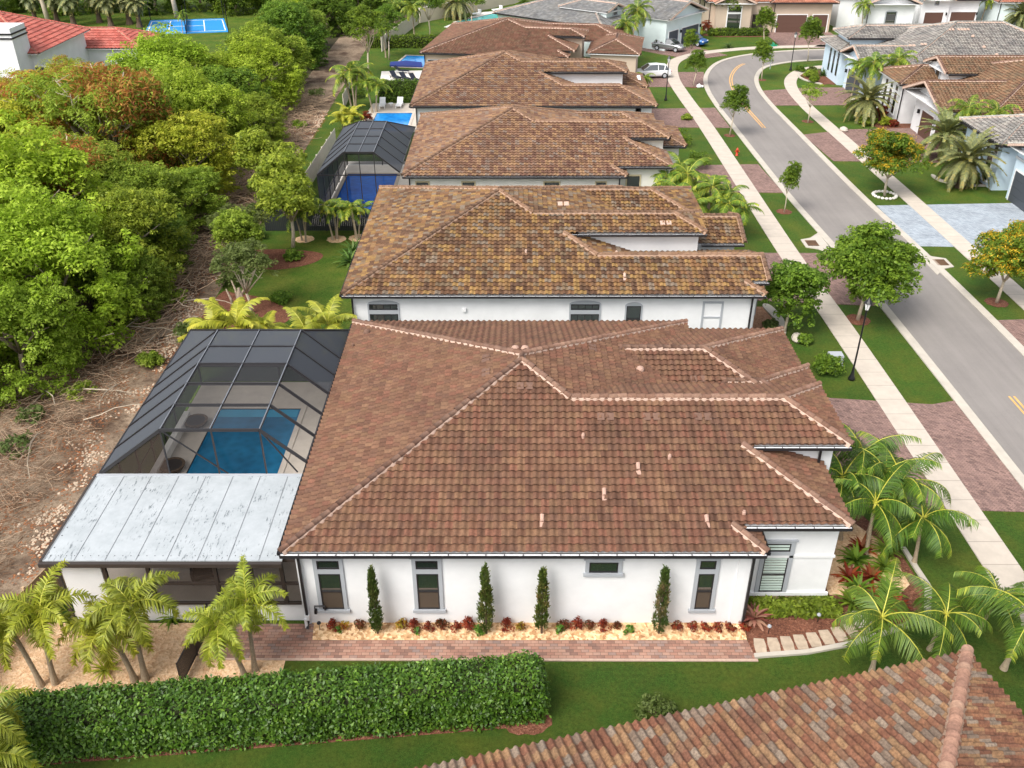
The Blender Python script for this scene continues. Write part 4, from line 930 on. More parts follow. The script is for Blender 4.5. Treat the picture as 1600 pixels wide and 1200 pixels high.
def make_tree(nm_, mat, R0, H0, zc, nl, per, nleaf, size, seed, bark='bark', r0=.16, extra=None, aspect=.5, lobe=.45, cr=.14, rise=.55, nlimb=6, squash=.75, up=.8, skirt=0, ball=False):
    root = empty(nm_)
    C, RR = clumps(R0, H0, zc, nl, per, seed, lobe=lobe, cr=cr, squash=squash, skirt=skirt, ball=ball)
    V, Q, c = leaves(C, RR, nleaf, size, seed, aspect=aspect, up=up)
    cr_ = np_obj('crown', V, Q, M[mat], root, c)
    if extra:
        emat, frac, en, es = extra; r = np.random.RandomState(seed+9); top = C[:, 2] > np.percentile(C[:, 2], 25)
        # patches: pick a few seeds and the clumps near them
        sd = C[r.choice(len(C), 7)]; dm = np.min(np.linalg.norm(C[:, None]-sd[None], axis=2), axis=1)
        if frac < 0: pick = r.rand(len(C)) < -frac
        else: pick = (dm < np.percentile(dm, frac*100)) & top
        V, Q, c = leaves(C[pick]+np.array([0, 0, .1]), RR[pick]*1.08, en, es, seed+3, aspect=aspect*.7, up=.2)
        np_obj('dead_leaves' if emat == 'leaf_rust' else 'blossom', V, Q, M[emat], cr_, c)
    tb = limbs(MB(), (0, 0, 0), zc+(H0*.38 if ball else 0), R0*(.8 if ball else 1), nlimb, r0, seed, rise)
    if nm_ == 'feathery_tree':
        rr = random.Random(seed)
        for i in range(16):
            a = rr.uniform(0, 6.28); q = rr.uniform(.2, .85)*R0; b0 = Vector((q*.3*math.cos(a), q*.3*math.sin(a), zc*.8)); e = Vector((q*math.cos(a), q*math.sin(a), zc+H0*rr.uniform(.62, .95)*(1-.35*q/R0)))
            m1 = b0.lerp(e, .55)+Vector((rr.uniform(-.5,.5), rr.uniform(-.5,.5), .5)); tb.tube([b0, m1, e], [.09, .06, .02], 5)
            for k in range(3): tb.tube([m1.lerp(e, .3*k+.2), m1.lerp(e, .3*k+.2)+Vector((rr.uniform(-.9,.9), rr.uniform(-.9,.9), rr.uniform(.1,.8)))], [.035, .01], 4)
    tb.obj('trunk', M[bark], root, smooth=True)
    return root
USED = {}
def put(proto, x, y, s=1, rz=None, label=None, cat='tree', group=None, z=0, sz=None):
    k = proto.name
    o = proto if not USED.get(k) else copy_tree(proto)
    USED[k] = True
    o.location = (x, y, z); o.rotation_euler = (0, 0, rz if rz is not None else random.uniform(0, 6.28)); o.scale = (s, s, sz or s)
    return tag(o, label, cat, group)
random.seed(11)
ORD0 = ['first','second','third','fourth','fifth','sixth','seventh','eighth','ninth','tenth','eleventh']
TA = make_tree('broadleaf_tree', 'leaf_bright', 5.0, 4.6, 5.2, 16, 44, 30, .25, 1, r0=.2, skirt=44, cr=.095, lobe=.36)
TB = make_tree('broadleaf_tree', 'leaf_mid', 4.6, 4.4, 4.8, 15, 42, 30, .25, 2, r0=.2, skirt=44, cr=.095, lobe=.37, bark='bark_pale')
TC = make_tree('broadleaf_tree', 'leaf_dark', 4.4, 4.2, 4.6, 14, 40, 28, .27, 3, r0=.2, skirt=44, cr=.10, lobe=.38)
TD = make_tree('feathery_tree', 'leaf_yellow', 5.4, 4.0, 5.8, 17, 32, 34, .30, 4, r0=.18, skirt=40, cr=.12, aspect=.28, bark='bark_pale', extra=('leaf_rust', .30, 26, .42), rise=.6, nlimb=8, lobe=.4)
TE = make_tree('feathery_tree', 'leaf_mid', 5.2, 4.0, 5.4, 16, 32, 34, .30, 14, r0=.18, skirt=40, cr=.12, aspect=.3, bark='bark_pale', extra=('leaf_rust', .55, 30, .42), rise=.6, nlimb=8, lobe=.4)
TF = make_tree('broadleaf_tree', 'leaf_yellow', 4.8, 4.2, 5.2, 16, 40, 30, .25, 24, r0=.2, skirt=44, cr=.1, lobe=.36)
wood = [ (-47.5,100,TD,.66,'feathery tree in front of the long low wing of the villa'),
 (-43.5,104,TD,.6,'small feathery tree right of the villa wing, below the blue court'),
 (-52.5,93.5,TE,.7,'rust tinged small tree before the villa corner'),
 (-34.5,38.0,TA,.55,'smallest lime green tree, lowest on the left picture edge above the brushwood'),
 (-25.6,53.0,TB,.55,'small green tree on the wood edge by the back corner of the big pool screen'),
 (-25.2,62.0,TC,.6,'small dark tree on the wood edge level with the garden mulch beds'),
 (-25.4,70.5,TB,.65,'small green tree on the wood edge before the dark garden fence'),
 (-25.2,90,TB,.65,'small tree on the wood edge level with the pale side fence'),
 (-33,41.5,TA,.8,'lower lime green tree spilling over the brushwood at the left picture edge'),
 (-28.8,44.2,TA,.72,'small lime green tree at the front corner of the wood over the brushwood'),
 (-38.5,44.5,TB,.95,'green tree at the left picture edge in front of the large lime crown'),
 # x, y, proto, scale, label
 (-28.2,50.5,TA,1.0,'bright green bushy tree at the near end of the wood beside the big screened pool'),
 (-33.5,47.5,TA,1.12,'large bright lime green tree at the left picture edge, nearest of the wood'),
 (-26.8,57.5,TB,.8,'small mid green tree leaning over the dirt strip, just behind the nearest bright trees'),
 (-32.0,56.5,TA,1.22,'tallest rounded lime green crown of the wood, left of the dirt strip bend'),
 (-38.5,55.5,TB,1.1,'mid green tree at the left edge behind the nearest lime green one'),
 (-27.6,66.0,TB,.95,'mid green tree on the wood edge opposite the shrubby garden corner'),
 (-33.5,66.0,TE,.98,'rust flecked crown just right of the biggest lime green tree'),
 (-39.5,64.5,TD,1.1,'yellow green tree with orange dead sprays near the left edge'),
 (-46,63,TE,1.1,'rust coloured half dead tree at the left picture edge'),
 (-28.4,75.5,TF,.95,'yellow green tree above the dirt strip beside the screened royal blue pool'),
 (-33.5,76.0,TE,1.2,'pale limbed tree with large rust orange patches in mid wood'),
 (-40.0,74.0,TD,1.25,'feathery tree with brown seed pods and bare pale branches, mid wood'),
 (-47,74,TE,1.1,'rusty brown and green tree towards the left edge, middle distance'),
 (-54,72,TD,1.1,'yellow and brown feathery tree cut by the left picture edge'),
 (-28.6,85,TA,.95,'lime green tree on the wood edge across from the fourth house pool'),
 (-34.5,86,TE,1.05,'rust and green tree behind the rust patched one, on the wood side of the strip'),
 (-41.5,85,TD,1.05,'golden green feathery tree in the middle of the wood'),
 (-49,83,TD,.9,'wide golden green tree with scattered rust sprays'),
 (-57,82,TE,.85,'brown tinged tree in front of the white villa wall'),
 (-28.8,95,TC,1.0,'mid green round tree on the wood edge beyond the white loungers'),
 (-35.5,97,TA,1.1,'bright round tree behind the wood edge, upper middle'),
 (-42,97,TF,.82,'yellow green tree in front of the villa garden'),
 (-50,92,TD,.72,'yellow feathery tree below the long red villa roof'),
 (-29.4,105,TA,1.05,'bright green tree on the wood edge, level with the fifth house pool'),
 (-35.5,107,TB,.85,'large mid green dome left of the strip, far part of the wood'),
 (-29.6,116,TB,1.0,'green tree on the wood edge past the fifth house'),
 (-30,127,TC,1.05,'bright green tree on the far wood edge'),
 (-30.5,138,TB,1.0,'green tree on the far wood edge near the garden wall'),
 (-29,149,TC,1.0,'dark tree by the turn of the pale garden wall'),
 (-25,160,TC,.95,'dark green tree just behind the corner of the garden wall'),
 (-31,163,TA,1.0,'bright tree touching the top edge left of the garden wall'),
 (-19,170,TC,1.0,'dark tree behind the garden wall, left part'),
 (-11,176,TB,1.0,'mid green tree behind the garden wall, middle'),
 (-3,182,TC,1.0,'dark tree behind the garden wall near the pool float'),
 (-26,172,TB,1.1,'mid green tree on the top edge behind the wall corner'),
]
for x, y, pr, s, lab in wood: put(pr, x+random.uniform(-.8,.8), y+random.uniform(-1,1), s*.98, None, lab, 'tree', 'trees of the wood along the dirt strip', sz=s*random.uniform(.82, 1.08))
# hedge-like tree belt behind the villa garden
for i, x in enumerate(range(-104, -40, 7)):
    put(TC, x, 170+(i%2)*3, 1.15, None, '%s tree from the left in the dark belt behind the villa garden' % ORD0[i], 'tree', 'trees of the belt behind the villa')
for i, (x, y) in enumerate(((4,196),(14,190),(24,186),(34,186),(20,172),(26,170))):
    put(TC if i % 2 else TB, x, y, 1.0, None, '%s tree from the left in the clump behind the grey roofed house' % ORD0[i], 'tree', 'trees at the top edge behind the grey roof')
# street trees
SA = make_tree('street_tree', 'leaf_dark', 1.45, 2.7, 2.3, 12, 26, 24, .18, 31, r0=.06, cr=.17, bark='bark_pale', rise=.6, nlimb=5, lobe=.5, squash=.95, ball=True)
SB = make_tree('street_tree', 'leaf_dark', 3.1, 4.2, 1.35, 24, 42, 30, .22, 32, r0=.1, cr=.11, bark='bark_pale', rise=.6, nlimb=6, lobe=.36, ball=True)
SC_ = make_tree('flowering_tree', 'leaf_dark', 2.85, 3.9, 1.9, 18, 34, 30, .22, 33, r0=.1, cr=.12, bark='bark_pale', rise=.5, nlimb=7, extra=('flower_yellow', -.45, 26, .17), lobe=.38, ball=True)
SD = make_tree('young_tree', 'leaf_mid', 1.5, 1.6, 3.0, 7, 10, 18, .2, 34, r0=.06, cr=.17, bark='bark_pale', rise=.6, nlimb=6, lobe=.5)
SE_ = make_tree('garden_tree', 'leaf_dark', 2.3, 2.6, 3.6, 10, 30, 26, .17, 35, r0=.08, cr=.12, bark='bark_pale', rise=.5, nlimb=7, ball=True, lobe=.42)
SE2 = make_tree('garden_tree', 'leaf_dark', 2.2, 3.6, 1.0, 18, 26, 24, .2, 38, r0=.08, cr=.12, bark='bark_pale', rise=.6, nlimb=7, ball=True, lobe=.4)
SG = make_tree('garden_tree', 'leaf_olive', 2.3, 2.4, 3.6, 10, 24, 26, .2, 36, r0=.1, cr=.12, bark='bark_pale', rise=.45, nlimb=8)
SH = make_tree('garden_tree', 'leaf_mid', 2.9, 3.4, 2.9, 20, 32, 28, .24, 37, r0=.12, cr=.12, bark='bark_pale', rise=.5, nlimb=6, ball=True, lobe=.42)
g_st = 'young street trees on the grass verges'
put(SB, *G(1340,500), 1.08, 1, 'large round dark green street tree beside the lamp post, on the near verge', 'tree', g_st)
put(SA, *G(1140,212), 1.0, 1.2, 'round street tree with a thin pale trunk beside the drive of the fourth house', 'tree', g_st)
put(SA, *G(1083,136), .85, 2.2, 'small street tree next to the white litter at the start of the bend', 'tree', g_st)
put(SA, *G(1077,96), .8, 3.1, 'small street tree in front of the silver car', 'tree', g_st)
put(SA, *G(1190,125), .95, 4.1, 'street tree on the inner corner of the bend, beside the green street sign', 'tree', g_st)
put(SA, *G(1193,72), 1.05, 5.1, 'street tree in front of the beige house entry', 'tree', g_st)
put(SA, *G(1262,96), 1.12, 5.5, 'street tree in front of the beige house garage, beside a lamp post', 'tree', g_st)
put(SA, *G(1225,332), .62, .5, 'spindly young tree on the verge across from the blue grey drive', 'tree', g_st, sz=.85)
put(SD, *G(1262,192), .95, .5, 'open branched young tree on the far verge in front of the round hedge', 'tree', g_st)
put(SC_, *G(1382,306), 1.0, 2, 'yellow flowering tree in a white stone ring on the far verge', 'tree', 'yellow flowering trees across the street')
put(SC_, *G(1557,473), .98, 4.2, 'yellow flowering tree at the right picture edge beside the storm drain', 'tree', 'yellow flowering trees across the street')
put(SE2, *G(1225,520), 1.1, 1, 'loose dark green tree beside the corner of the second house', 'tree')
put(SG, -17.2, 54.2, .95, 1, 'dull olive tree in the red mulch bed of the lawn garden', 'tree')
put(SG, -19.6, 61.5, .9, 2, 'greyish twiggy tree between the dirt strip and the lawn garden', 'tree')
put(SH, *G(458,386), 1.05, 1, 'green tree with a forked pale trunk at the far end of the lawn garden', 'tree')
put(SH, -19.8, 74, 1.0, 2, 'bright leafy tree between the dirt strip and the screened blue pool', 'tree')
put(SH, *G(380,430), .8, 4, 'bright leafy shrub tree over a pale gnarled stump beside the garden', 'tree')
put(SE_, -18.5, 122, 1.3, 4, 'round green tree left of the pool with the dark loungers', 'tree')
put(SE_, -17.0, 131.5, 1.1, 5, 'green tree behind the dark blue pool cover', 'tree')
put(SE_, -12.5, 146, 1.2, .4, 'dark tree at the corner of the far pool lawn', 'tree')
put(SE_, -6.3, 153, 1.0, 1.4, 'dark shrubby tree in front of the turquoise pool', 'tree')
put(SA, *G(812,60), 1.1, 1, 'round topped green tree rising against the grey roof', 'tree')
put(SE_, *G(1135,52), .9, 1, 'small tree in front of the tall window of the beige house', 'tree')
put(SE_, 29.2, 157, 1.1, 3, 'dark tree between the grey roofed and the beige house', 'tree')
put(SE_, *G(1395,48), 1.0, 3, 'rounded green tree beside the entry of the white house at the top right', 'tree')
# ---------------- palms ----------------
def frond_geo(L, el, droop, n, ll, az, seed, roll=False, w=.045, V=None, Q=None, C=None, fold=.5, tone=.5, tip=.35):
    r = random.Random(seed); P = []; x = z = 0; a = el; ds = L/14
    for i in range(15):
        P.append(Vector((x, 0, z))); x += ds*math.cos(a); z += ds*math.sin(a); a -= droop/14*(1+.6*i/14)
    ca, sa = math.cos(az), math.sin(az); rot = lambda v: Vector((v.x*ca-v.y*sa, v.x*sa+v.y*ca, v.z))
    for i in range(n):
        s = .10+.9*i/(n-1); f = s*14; k = min(int(f), 13); p = P[k].lerp(P[k+1], f-k); t = (P[k+1]-P[k]).normalized()
        up = Vector((-t.z, 0, t.x)); lw = ll*(math.sin(math.pi*min(1, .16+s*.9))**.6)*(1-.25*s)
        lw = max(lw, ll*tip)
        for sg in (-1, 1):
            b = r.uniform(-1.1, 1.1) if roll else fold*r.uniform(.6, 1.3)
            side = Vector((0, sg*math.cos(b), 0))+up*math.sin(b)
            d = (side+t*r.uniform(.45, .75)).normalized()
            m_ = p+d*lw*.5+Vector((0, 0, -.02*lw)); e = p+d*lw*.95+Vector((0, 0, -.28*lw*r.uniform(.6, 1.4)))
            wd = t*w*r.uniform(.8, 1.2); q = len(V)
            for v in (p-wd*.5, p+wd*.5, m_+wd*.6, m_-wd*.6, e+wd*.08, e-wd*.08): V.append(tuple(rot(v)))
            Q += [(q, q+1, q+2, q+3), (q+3, q+2, q+4, q+5)]
            c = (min(1, max(0, tone+r.uniform(-.22, .22)+(.25 if s > .85 else 0))), .35+.6*r.random(), r.random()); C += [c, c]
    return [rot(p) for p in P]
def make_palm(nm_, mat, trunks, L, n, ll, nleaf, seed, el=(.15, 1.2), droop=1.2, roll=False, tr=.09, w=.05, bark='palm_bark', fold=.5, shaft=None, tone=.5, rw=.022):
    """trunks: list of (x, y, height, lean x, lean y)"""
    root = empty(nm_); r = random.Random(seed)
    for ti, (bx, by, ht, lx, ly) in enumerate(trunks):
        mb = MB(); pts = [(bx+lx*(k/6)**1.4, by+ly*(k/6)**1.4, ht*k/6) for k in range(7)]
        mb.tube(pts, [tr*1.7, tr*1.15]+[tr*(1-.05*k) for k in range(5)], 10)
        for k in range(int(ht/.28)):
            f = (k+.6)/int(ht/.28+1); q = f*6; a = int(q); p = Vector(pts[a]).lerp(Vector(pts[min(a+1, 6)]), q-a)
            mb.tube([p, p+Vector((0, 0, .03))], [tr*(1.12-.2*f)]*2, 10, False)
        tk = mb.obj('trunk', M[bark], root, smooth=False)
        top = Vector(pts[-1])
        if shaft: MB().tube([top, top+Vector((0,0,shaft))], [tr*.95, tr*.5], 8).obj('crownshaft', M['rachis'], tk, smooth=True)
        V = []; Q = []; C = []; rb = MB()
        for i in range(n):
            u = i/max(1, n-1); az = i*2.399+r.uniform(-.25, .25)+ti; e = el[1]+(el[0]-el[1])*u+r.uniform(-.1, .1)
            v0 = len(V); P = frond_geo(L*r.uniform(.78, 1.15), e, droop*r.uniform(.8, 1.2), nleaf, ll, az, seed*100+i+ti*31, roll, w, V, Q, C, fold, tone+.25*u*r.uniform(-.2, 1))
            off = top+Vector((0, 0, shaft or 0))
            for k in range(v0, len(V)): V[k] = (V[k][0]+off.x, V[k][1]+off.y, V[k][2]+off.z)
            rb.tube([p+off for p in P[::2]], [rw*(1-.12*k) for k in range(len(P[::2]))], 4, False)
        f = np_obj('fronds', V, Q, M[mat], root, np.array(C)); rb.obj('frond_stem', M['rachis'], f)
    return root
PX = make_palm('palm_tree', 'frond_lime', [(0,0,2.9,-.5,.2), (.45,.1,3.3,.25,.2)], 1.8, 13, .5, 66, 51, el=(-.15, 1.2), droop=1.5, roll=True, tr=.085, w=.042, tone=.35)
PX2 = make_palm('palm_tree', 'frond_lime', [(0,0,3.2,.15,.25), (-.35,.05,2.5,-.35,.1)], 1.85, 13, .5, 66, 52, el=(-.2, 1.25), droop=1.55, roll=True, tr=.085, w=.042, tone=.35)
gp = 'yellow green feather palms in the gravel garden'
put(PX, *G(65,1072), 1.06, 0, 'twin trunk yellow green palm at the left picture edge by the wood fence', 'palm tree', gp)
put(PX2, *G(228,1062), 1.12, .3, 'twin trunk yellow green palm in the middle of the gravel garden beside the lanai', 'palm tree', gp)
put(PX, *G(383,1058), .98, .6, 'twin trunk yellow green palm at the left end of the brick path', 'palm tree', gp)
PG = make_palm('palm_tree', 'frond', [(0,0,2.3,.12,.2)], 2.6, 10, .8, 46, 61, el=(-.1, 1.2), droop=1.35, tr=.085, w=.036, fold=-.55, shaft=.5, tone=.42, rw=.03)
PG2 = make_palm('palm_tree', 'frond', [(0,0,2.4,-.1,.1), (.9,.9,2.9,.4,.3), (-.3,1.3,2.8,-.3,.4), (.6,1.9,3.2,.3,.4)], 2.4, 11, .8, 44, 62, el=(-.1, 1.35), droop=1.35, tr=.085, w=.036, fold=-.5, shaft=.5, tone=.25, rw=.03)
PG3 = make_palm('palm_tree', 'frond', [(0,0,1.9,-.2,.1)], 2.4, 10, .78, 44, 63, el=(-.35, 1.2), droop=1.25, tr=.08, w=.036, fold=-.55, shaft=.45, tone=.3, rw=.03)
put(PG, *G(1362,1050), .96, 1.1, 'single trunk arching palm on the lawn in front of the curved white edging', 'palm tree')
put(PG3, *G(1452,1015), .9, 2.5, 'palm on the lawn between the curved white edging and the tile roof corner', 'palm tree')
put(PG, *G(1568,1045), 1.05, 4.4, 'tall palm with drooping yellow fronds at the right picture edge above the foreground roof corner', 'palm tree')
put(PG2, *G(1352,868), 1.0, .4, 'dense cluster of green palms in the bed at the near house front corner', 'palm tree')
put(PG3, *G(1428,880), 1.0, 5.4, 'palm leaning over the lawn, right of the dense palm cluster', 'palm tree')
put(PG3, *G(1530,985), .85, 3.0, 'dark palm between the white edging and the palm at the right picture edge', 'palm tree')
put(PG, *G(1392,838), 1.1, 2.2, 'tall green palm at the street side of the dense palm cluster', 'palm tree')
put(PG, *G(1648,960), 1.0, 3.4, 'palm beyond the sidewalk edge, its fronds entering at the right picture edge', 'palm tree')
PA = make_palm('palm_cluster', 'frond', [(0,0,2.6,-.4,.1), (.3,.2,2.9,.4,.2), (.1,-.3,2.2,.1,-.3)], 1.6, 8, .5, 26, 71, el=(.0, 1.2), droop=1.4, tr=.06, w=.05, fold=-.2, tone=.55)
PAL = make_palm('palm_cluster', 'frond_lime', [(0,0,1.2,-.3,.1), (.3,.2,1.5,.3,.2), (.1,-.3,1.1,.1,-.3)], 1.7, 9, .5, 26, 72, el=(.3, 1.35), droop=1.2, tr=.05, w=.06, fold=-.2, tone=.6)
for px, py, s, lab in ((478,376,.95,'left palm clump in a tan mulch ring at the far end of the lawn garden'),(527,374,1.0,'middle palm clump in a tan mulch ring at the far end of the lawn garden'),(561,373,.95,'palm clump in a tan mulch ring against the second house roof edge')):
    put(PA, *G(px, py), s, None, lab, 'palm cluster', 'palm clumps along the dark garden fence')
for x, y, s, lab in ((-17.4,48.0,1.5,'yellow green palm clump behind the far left corner of the big pool screen'),(-14.4,47.9,1.15,'low dark palm clump behind the middle of the big pool screen'),(-11.8,48.0,1.4,'yellow green palm clump behind the right half of the big pool screen')):
    put(PAL, x, y, s, None, lab, 'palm cluster', 'palm clumps behind the big pool screen')
put(PA, 13.6, 66.5, 1.25, None, 'spreading palm clump beside the back corner of the second house', 'palm cluster'); put(PA, 15.4, 69.2, 1.3, None, 'palm clump with tilted fronds between second and third house, nearer the walk', 'palm cluster')
put(PA, 14.2, 73.2, 1.2, None, 'palm clump in front of the third house entry', 'palm cluster')
put(PA, 16.8, 66.8, 1.2, None, 'palm clump nearest the walk beside the second house', 'palm cluster')
put(PA, 12.8, 70.6, 1.4, None, 'tall palm clump against the third house corner', 'palm cluster')
put(PA, *G(556,172), 1.6, None, 'large bushy palm beside the dirt strip, left of the white loungers', 'palm cluster'); put(PA, *G(588,176), 1.2, None, 'palm clump between the bushy palm and the white loungers', 'palm cluster')
put(PAL, *G(540,205), 1.1, None, 'low palm clump above the screened pool roof', 'palm cluster')
# coconut and royal palms, date palms
PC = make_palm('coconut_palm', 'frond', [(0,0,5.2,.5,.2)], 2.6, 15, .8, 30, 81, el=(-.5, 1.25), droop=1.4, tr=.1, w=.06, fold=-.35, tone=.55)
for px, py, s, lab in ((603,90,.85,'slim palm with a pale trunk standing beside the fourth pool terrace'),(648,66,.95,'slim palm on the grass left of the fifth house roof corner'),(618,52,.8,'slim palm near the pale garden wall corner'),(1345,55,.85,'palm beside the beige house garage'),(1530,42,.85,'palm between the white and the orange roofed house'),(968,100,1.0,'tall palm in front of the white garage of the grey roofed house'),(985,85,1.15,'taller palm group left of the silver car'),(745,20,.6,'small palm with red stems beside the garden wall')):
    put(PC, *G(px, py), s, None, lab, 'palm tree')
put(PC, 15.2, 107.5, .6, None, 'palm behind the fourth house roof beside the white car', 'palm tree')
put(PC, 10.8, 112.0, .45, None, 'low bushy palm between the fourth and fifth house', 'palm tree')
PD = make_palm('date_palm', 'frond_silver', [(0,0,2.4,.05,.05)], 3.2, 60, .62, 36, 82, el=(-.85, 1.45), droop=.9, tr=.28, w=.085, fold=.45, bark='bark_dark', tone=.45)
gd = 'stout date palms in the gardens across the street'
put(PD, *G(1500,293), 1.05, .4, 'large silvery date palm with orange lower fronds in a white edged bed', 'date palm', gd)
put(PD, 41.4, 86.9, 1.0, 1.7, 'darker date palm right behind the large silvery one', 'date palm', gd)
put(PD, *G(1350,190), 1.0, 2.9, 'grey green date palm beside the white house with arched windows', 'date palm', gd)
put(PD, *G(716,30), 1.15, 3.4, 'date palm in front of the pale garden wall at the top', 'date palm', gd)
put(PD, *G(1590,50), 1.05, 1.4, 'date palm with braced trunk in the top right corner', 'date palm', gd)
for x, y, s, lab in ((43.2,87.4,1.0,'slender palm between the date palms and the grey roof'),(45.6,86.0,1.05,'slender palm in front of the orange roofed side wall'),(40.3,106.9,1.05,'palm in front of the blue house gable, left one'),(42.6,106.2,1.15,'palm in front of the blue house gable, right one'),(39.8,109.3,.9,'dark palm beside the blue house garage door')):
    put(PC, x, y, s*.9, None, lab, 'palm tree')
PB = make_palm('fan_palm', 'frond_silver', [(0,0,3.6,.05,.05)], 2.0, 46, .75, 14, 83, el=(-1.5, 1.2), droop=.6, tr=.3, w=.16, fold=.1, bark='bark_dark', tone=.35)
for i_, (x, y, s) in enumerate(((-75,160,1.1),(-71,157,1.2),(-68,160,1.15),(-65,157,1.1),(-62.5,158.5,1.25),(-60,156,1.1),(-79,161,1.1),(-98,158,1.1),(-93,157,1.2),(-88,159,1.0))):
    put(PB, x, y, s, None, 'shaggy fan palm behind the villa roof, %s from the left' % ORD0[sorted([-75,-71,-68,-65,-62.5,-60,-79,-98,-93,-88]).index(x)], 'palm tree', 'shaggy fan palms behind the villa')
for px, py, lab in ((77,38,'tall pale bare palm trunk standing on the villa lawn'),(277,28,'tall pale palm trunk behind the blue court')):
    x, y = G(px, py); o = empty('royal_palm', (x, y, 0), 0, lab, 'palm tree')
    MB().tube([(0,0,0),(-.2,0,3),(-.9,0,7),(-1.2,0,11)], [.45,.36,.33,.25], 10).obj('trunk', M['bark_pale'], o, smooth=True)
    V = []; Q = []; C = []
    for i in range(12): frond_geo(3.2, 1.2-.1*i, 1.3, 24, .8, i*2.4, i, False, .1, V, Q, C)
    np_obj('fronds', V, Q, M['frond'], o, np.array(C), loc=(-1.2, 0, 11))
put(PC, *G(286,52), .55, None, 'small coconut palm on the near side line of the blue court', 'palm tree')
# ---------------- cypresses ----------------
M['leaf_cypress'] = leaf_mat('leaf_cypress', [(.06,.11,.02), (.10,.15,.03), (.17,.17,.05), (.28,.19,.09)], .15, .25)
def cypress(px, seed, h_, label, wdt=.27, brown=.4):
    x, y = G(px, 985); y = 26.05
    o = empty('cypress', (x, y, 0), 0, label, 'cypress', 'slim cypresses along the side wall'); r = np.random.RandomState(seed)
    K = 190; u = r.rand(K)**.9; z = .25+u*(h_-.35); prof = np.where(u < .12, .65+u*2.5, (1-u)**.55*1.02+.05); ang = r.rand(K)*6.28; rr = wdt*prof*r.uniform(.45, 1, K)
    C = np.stack([rr*np.cos(ang), rr*np.sin(ang), z], 1); n = 26; idx = np.repeat(np.arange(K), n); m = K*n
    p = C[idx]+r.randn(m, 3)*[.035, .035, .07]; t = np.stack([np.cos(ang[idx])*.35, np.sin(ang[idx])*.35, np.ones(m)], 1)+r.randn(m, 3)*.28; t /= np.linalg.norm(t, axis=1)[:, None]
    b = np.cross(t, r.randn(m, 3)); b /= np.linalg.norm(b, axis=1)[:, None]; s = .12*r.uniform(.6, 1.4, m)
    V = np.stack([p, p+t*(s*.5)[:, None]+b*(s*.16)[:, None], p+t*s[:, None], p+t*(s*.5)[:, None]-b*(s*.16)[:, None]], 1).reshape(-1, 3)
    tone = np.clip(r.rand(K)*.5+brown*((u > .25) & (u < .8))*r.rand(K), 0, 1)
    c = np.stack([np.clip(tone[idx]+r.randn(m)*.08, 0, 1), r.rand(m), r.rand(m)], 1)
    np_obj('foliage', V, np.arange(m*4).reshape(-1, 4), M['leaf_cypress'], o, c)
    MB().tube([(0,0,0),(0,0,h_*.9)], [.05,.015], 6).obj('trunk', M['bark_dark'], o)
cypress(591, 1, 3.45, 'first cypress from the left on the side wall, greenest and with a stray side shoot', .24, .15)
cypress(760, 2, 3.6, 'second cypress from the left, full and dark, beside the second tall window', .3, .35)
cypress(846, 3, 3.45, 'third cypress from the left, slim and brownish, before the wide low window', .25, .5)
cypress(1028, 4, 3.5, 'rightmost cypress on the side wall, brown in its upper half', .27, .8)
# ---------------- small shrubs, hedges ----------------
def shrub_mesh(nm_, mat, rx, hgt, K, n, size, seed, aspect=.4, up=.4, stem=True, crad=.13):
    o = empty(nm_); r = np.random.RandomState(seed); d = r.randn(K, 3); d /= np.linalg.norm(d, axis=1)[:, None]; d[:, 2] = np.abs(d[:, 2])
    C = d*np.array([rx, rx, hgt*.75])*r.uniform(.45, .95, K)[:, None]+[0, 0, hgt*.2]
    V, Q, c = leaves(C, np.full(K, crad), n, size, seed, up=up, aspect=aspect); f = np_obj('foliage', V, Q, M[mat], o, c)
    if stem:
        mb = MB(); rr = random.Random(seed)
        for i in range(4): a = i*1.6+rr.random(); mb.tube([(0,0,0),(rx*.5*math.cos(a),rx*.5*math.sin(a),hgt*.6)], [.02,.01], 5)
        mb.obj('stem', M['bark_dark'], o)
    return o
KR = shrub_mesh('croton', 'leaf_red', .2, .56, 12, 12, .15, 5, .35)
ORD = ['first','second','third','fourth','fifth','sixth','seventh','eighth','ninth','tenth','eleventh','twelfth','thirteenth','fourteenth','fifteenth','sixteenth','seventeenth']
KY = shrub_mesh('croton', 'leaf_croton', .18, .54, 11, 11, .15, 15, .35); KB = shrub_mesh('croton', 'leaf_bronze', .2, .58, 12, 12, .15, 16, .35)
KR2 = shrub_mesh('croton', 'leaf_red', .18, .42, 8, 12, .16, 6, .35)
KG = shrub_mesh('shrub', 'leaf_hedge', .2, .5, 10, 12, .15, 7, .45)
cro = [(522,973,1.05),(538,976,.9),(563,972,1.1),(628,974,1.15),(649,972,1.05),(670,976,.9),(691,972,1.15),(713,977,.85),(731,971,1.2),(793,966,1.1),(813,977,.95),(880,972,1.1),(901,974,1.1),(921,973,1.0),(943,972,1.0),(963,974,.85)]
for i, (px, py, s) in enumerate(cro):
    x, y = G(px, py+8); o_ = put((KR, KY, KB)[(i*7+i//3) % 3] if i % 4 else KR, x, min(y, 26.3), s, None, '%s croton from the left in the gravel bed under the side wall' % ORD[i], 'shrub', 'crotons in the gravel bed along the side wall')
for i, px in enumerate((1058,1081,1101,1121,1139,1161)):
    x, y = G(px, 982); put(KR2, x, 26.25, 1.0, None, '%s of the six small dark red crotons at the street end of the gravel bed' % ORD[i], 'shrub', 'small crotons at the street end of the gravel bed')
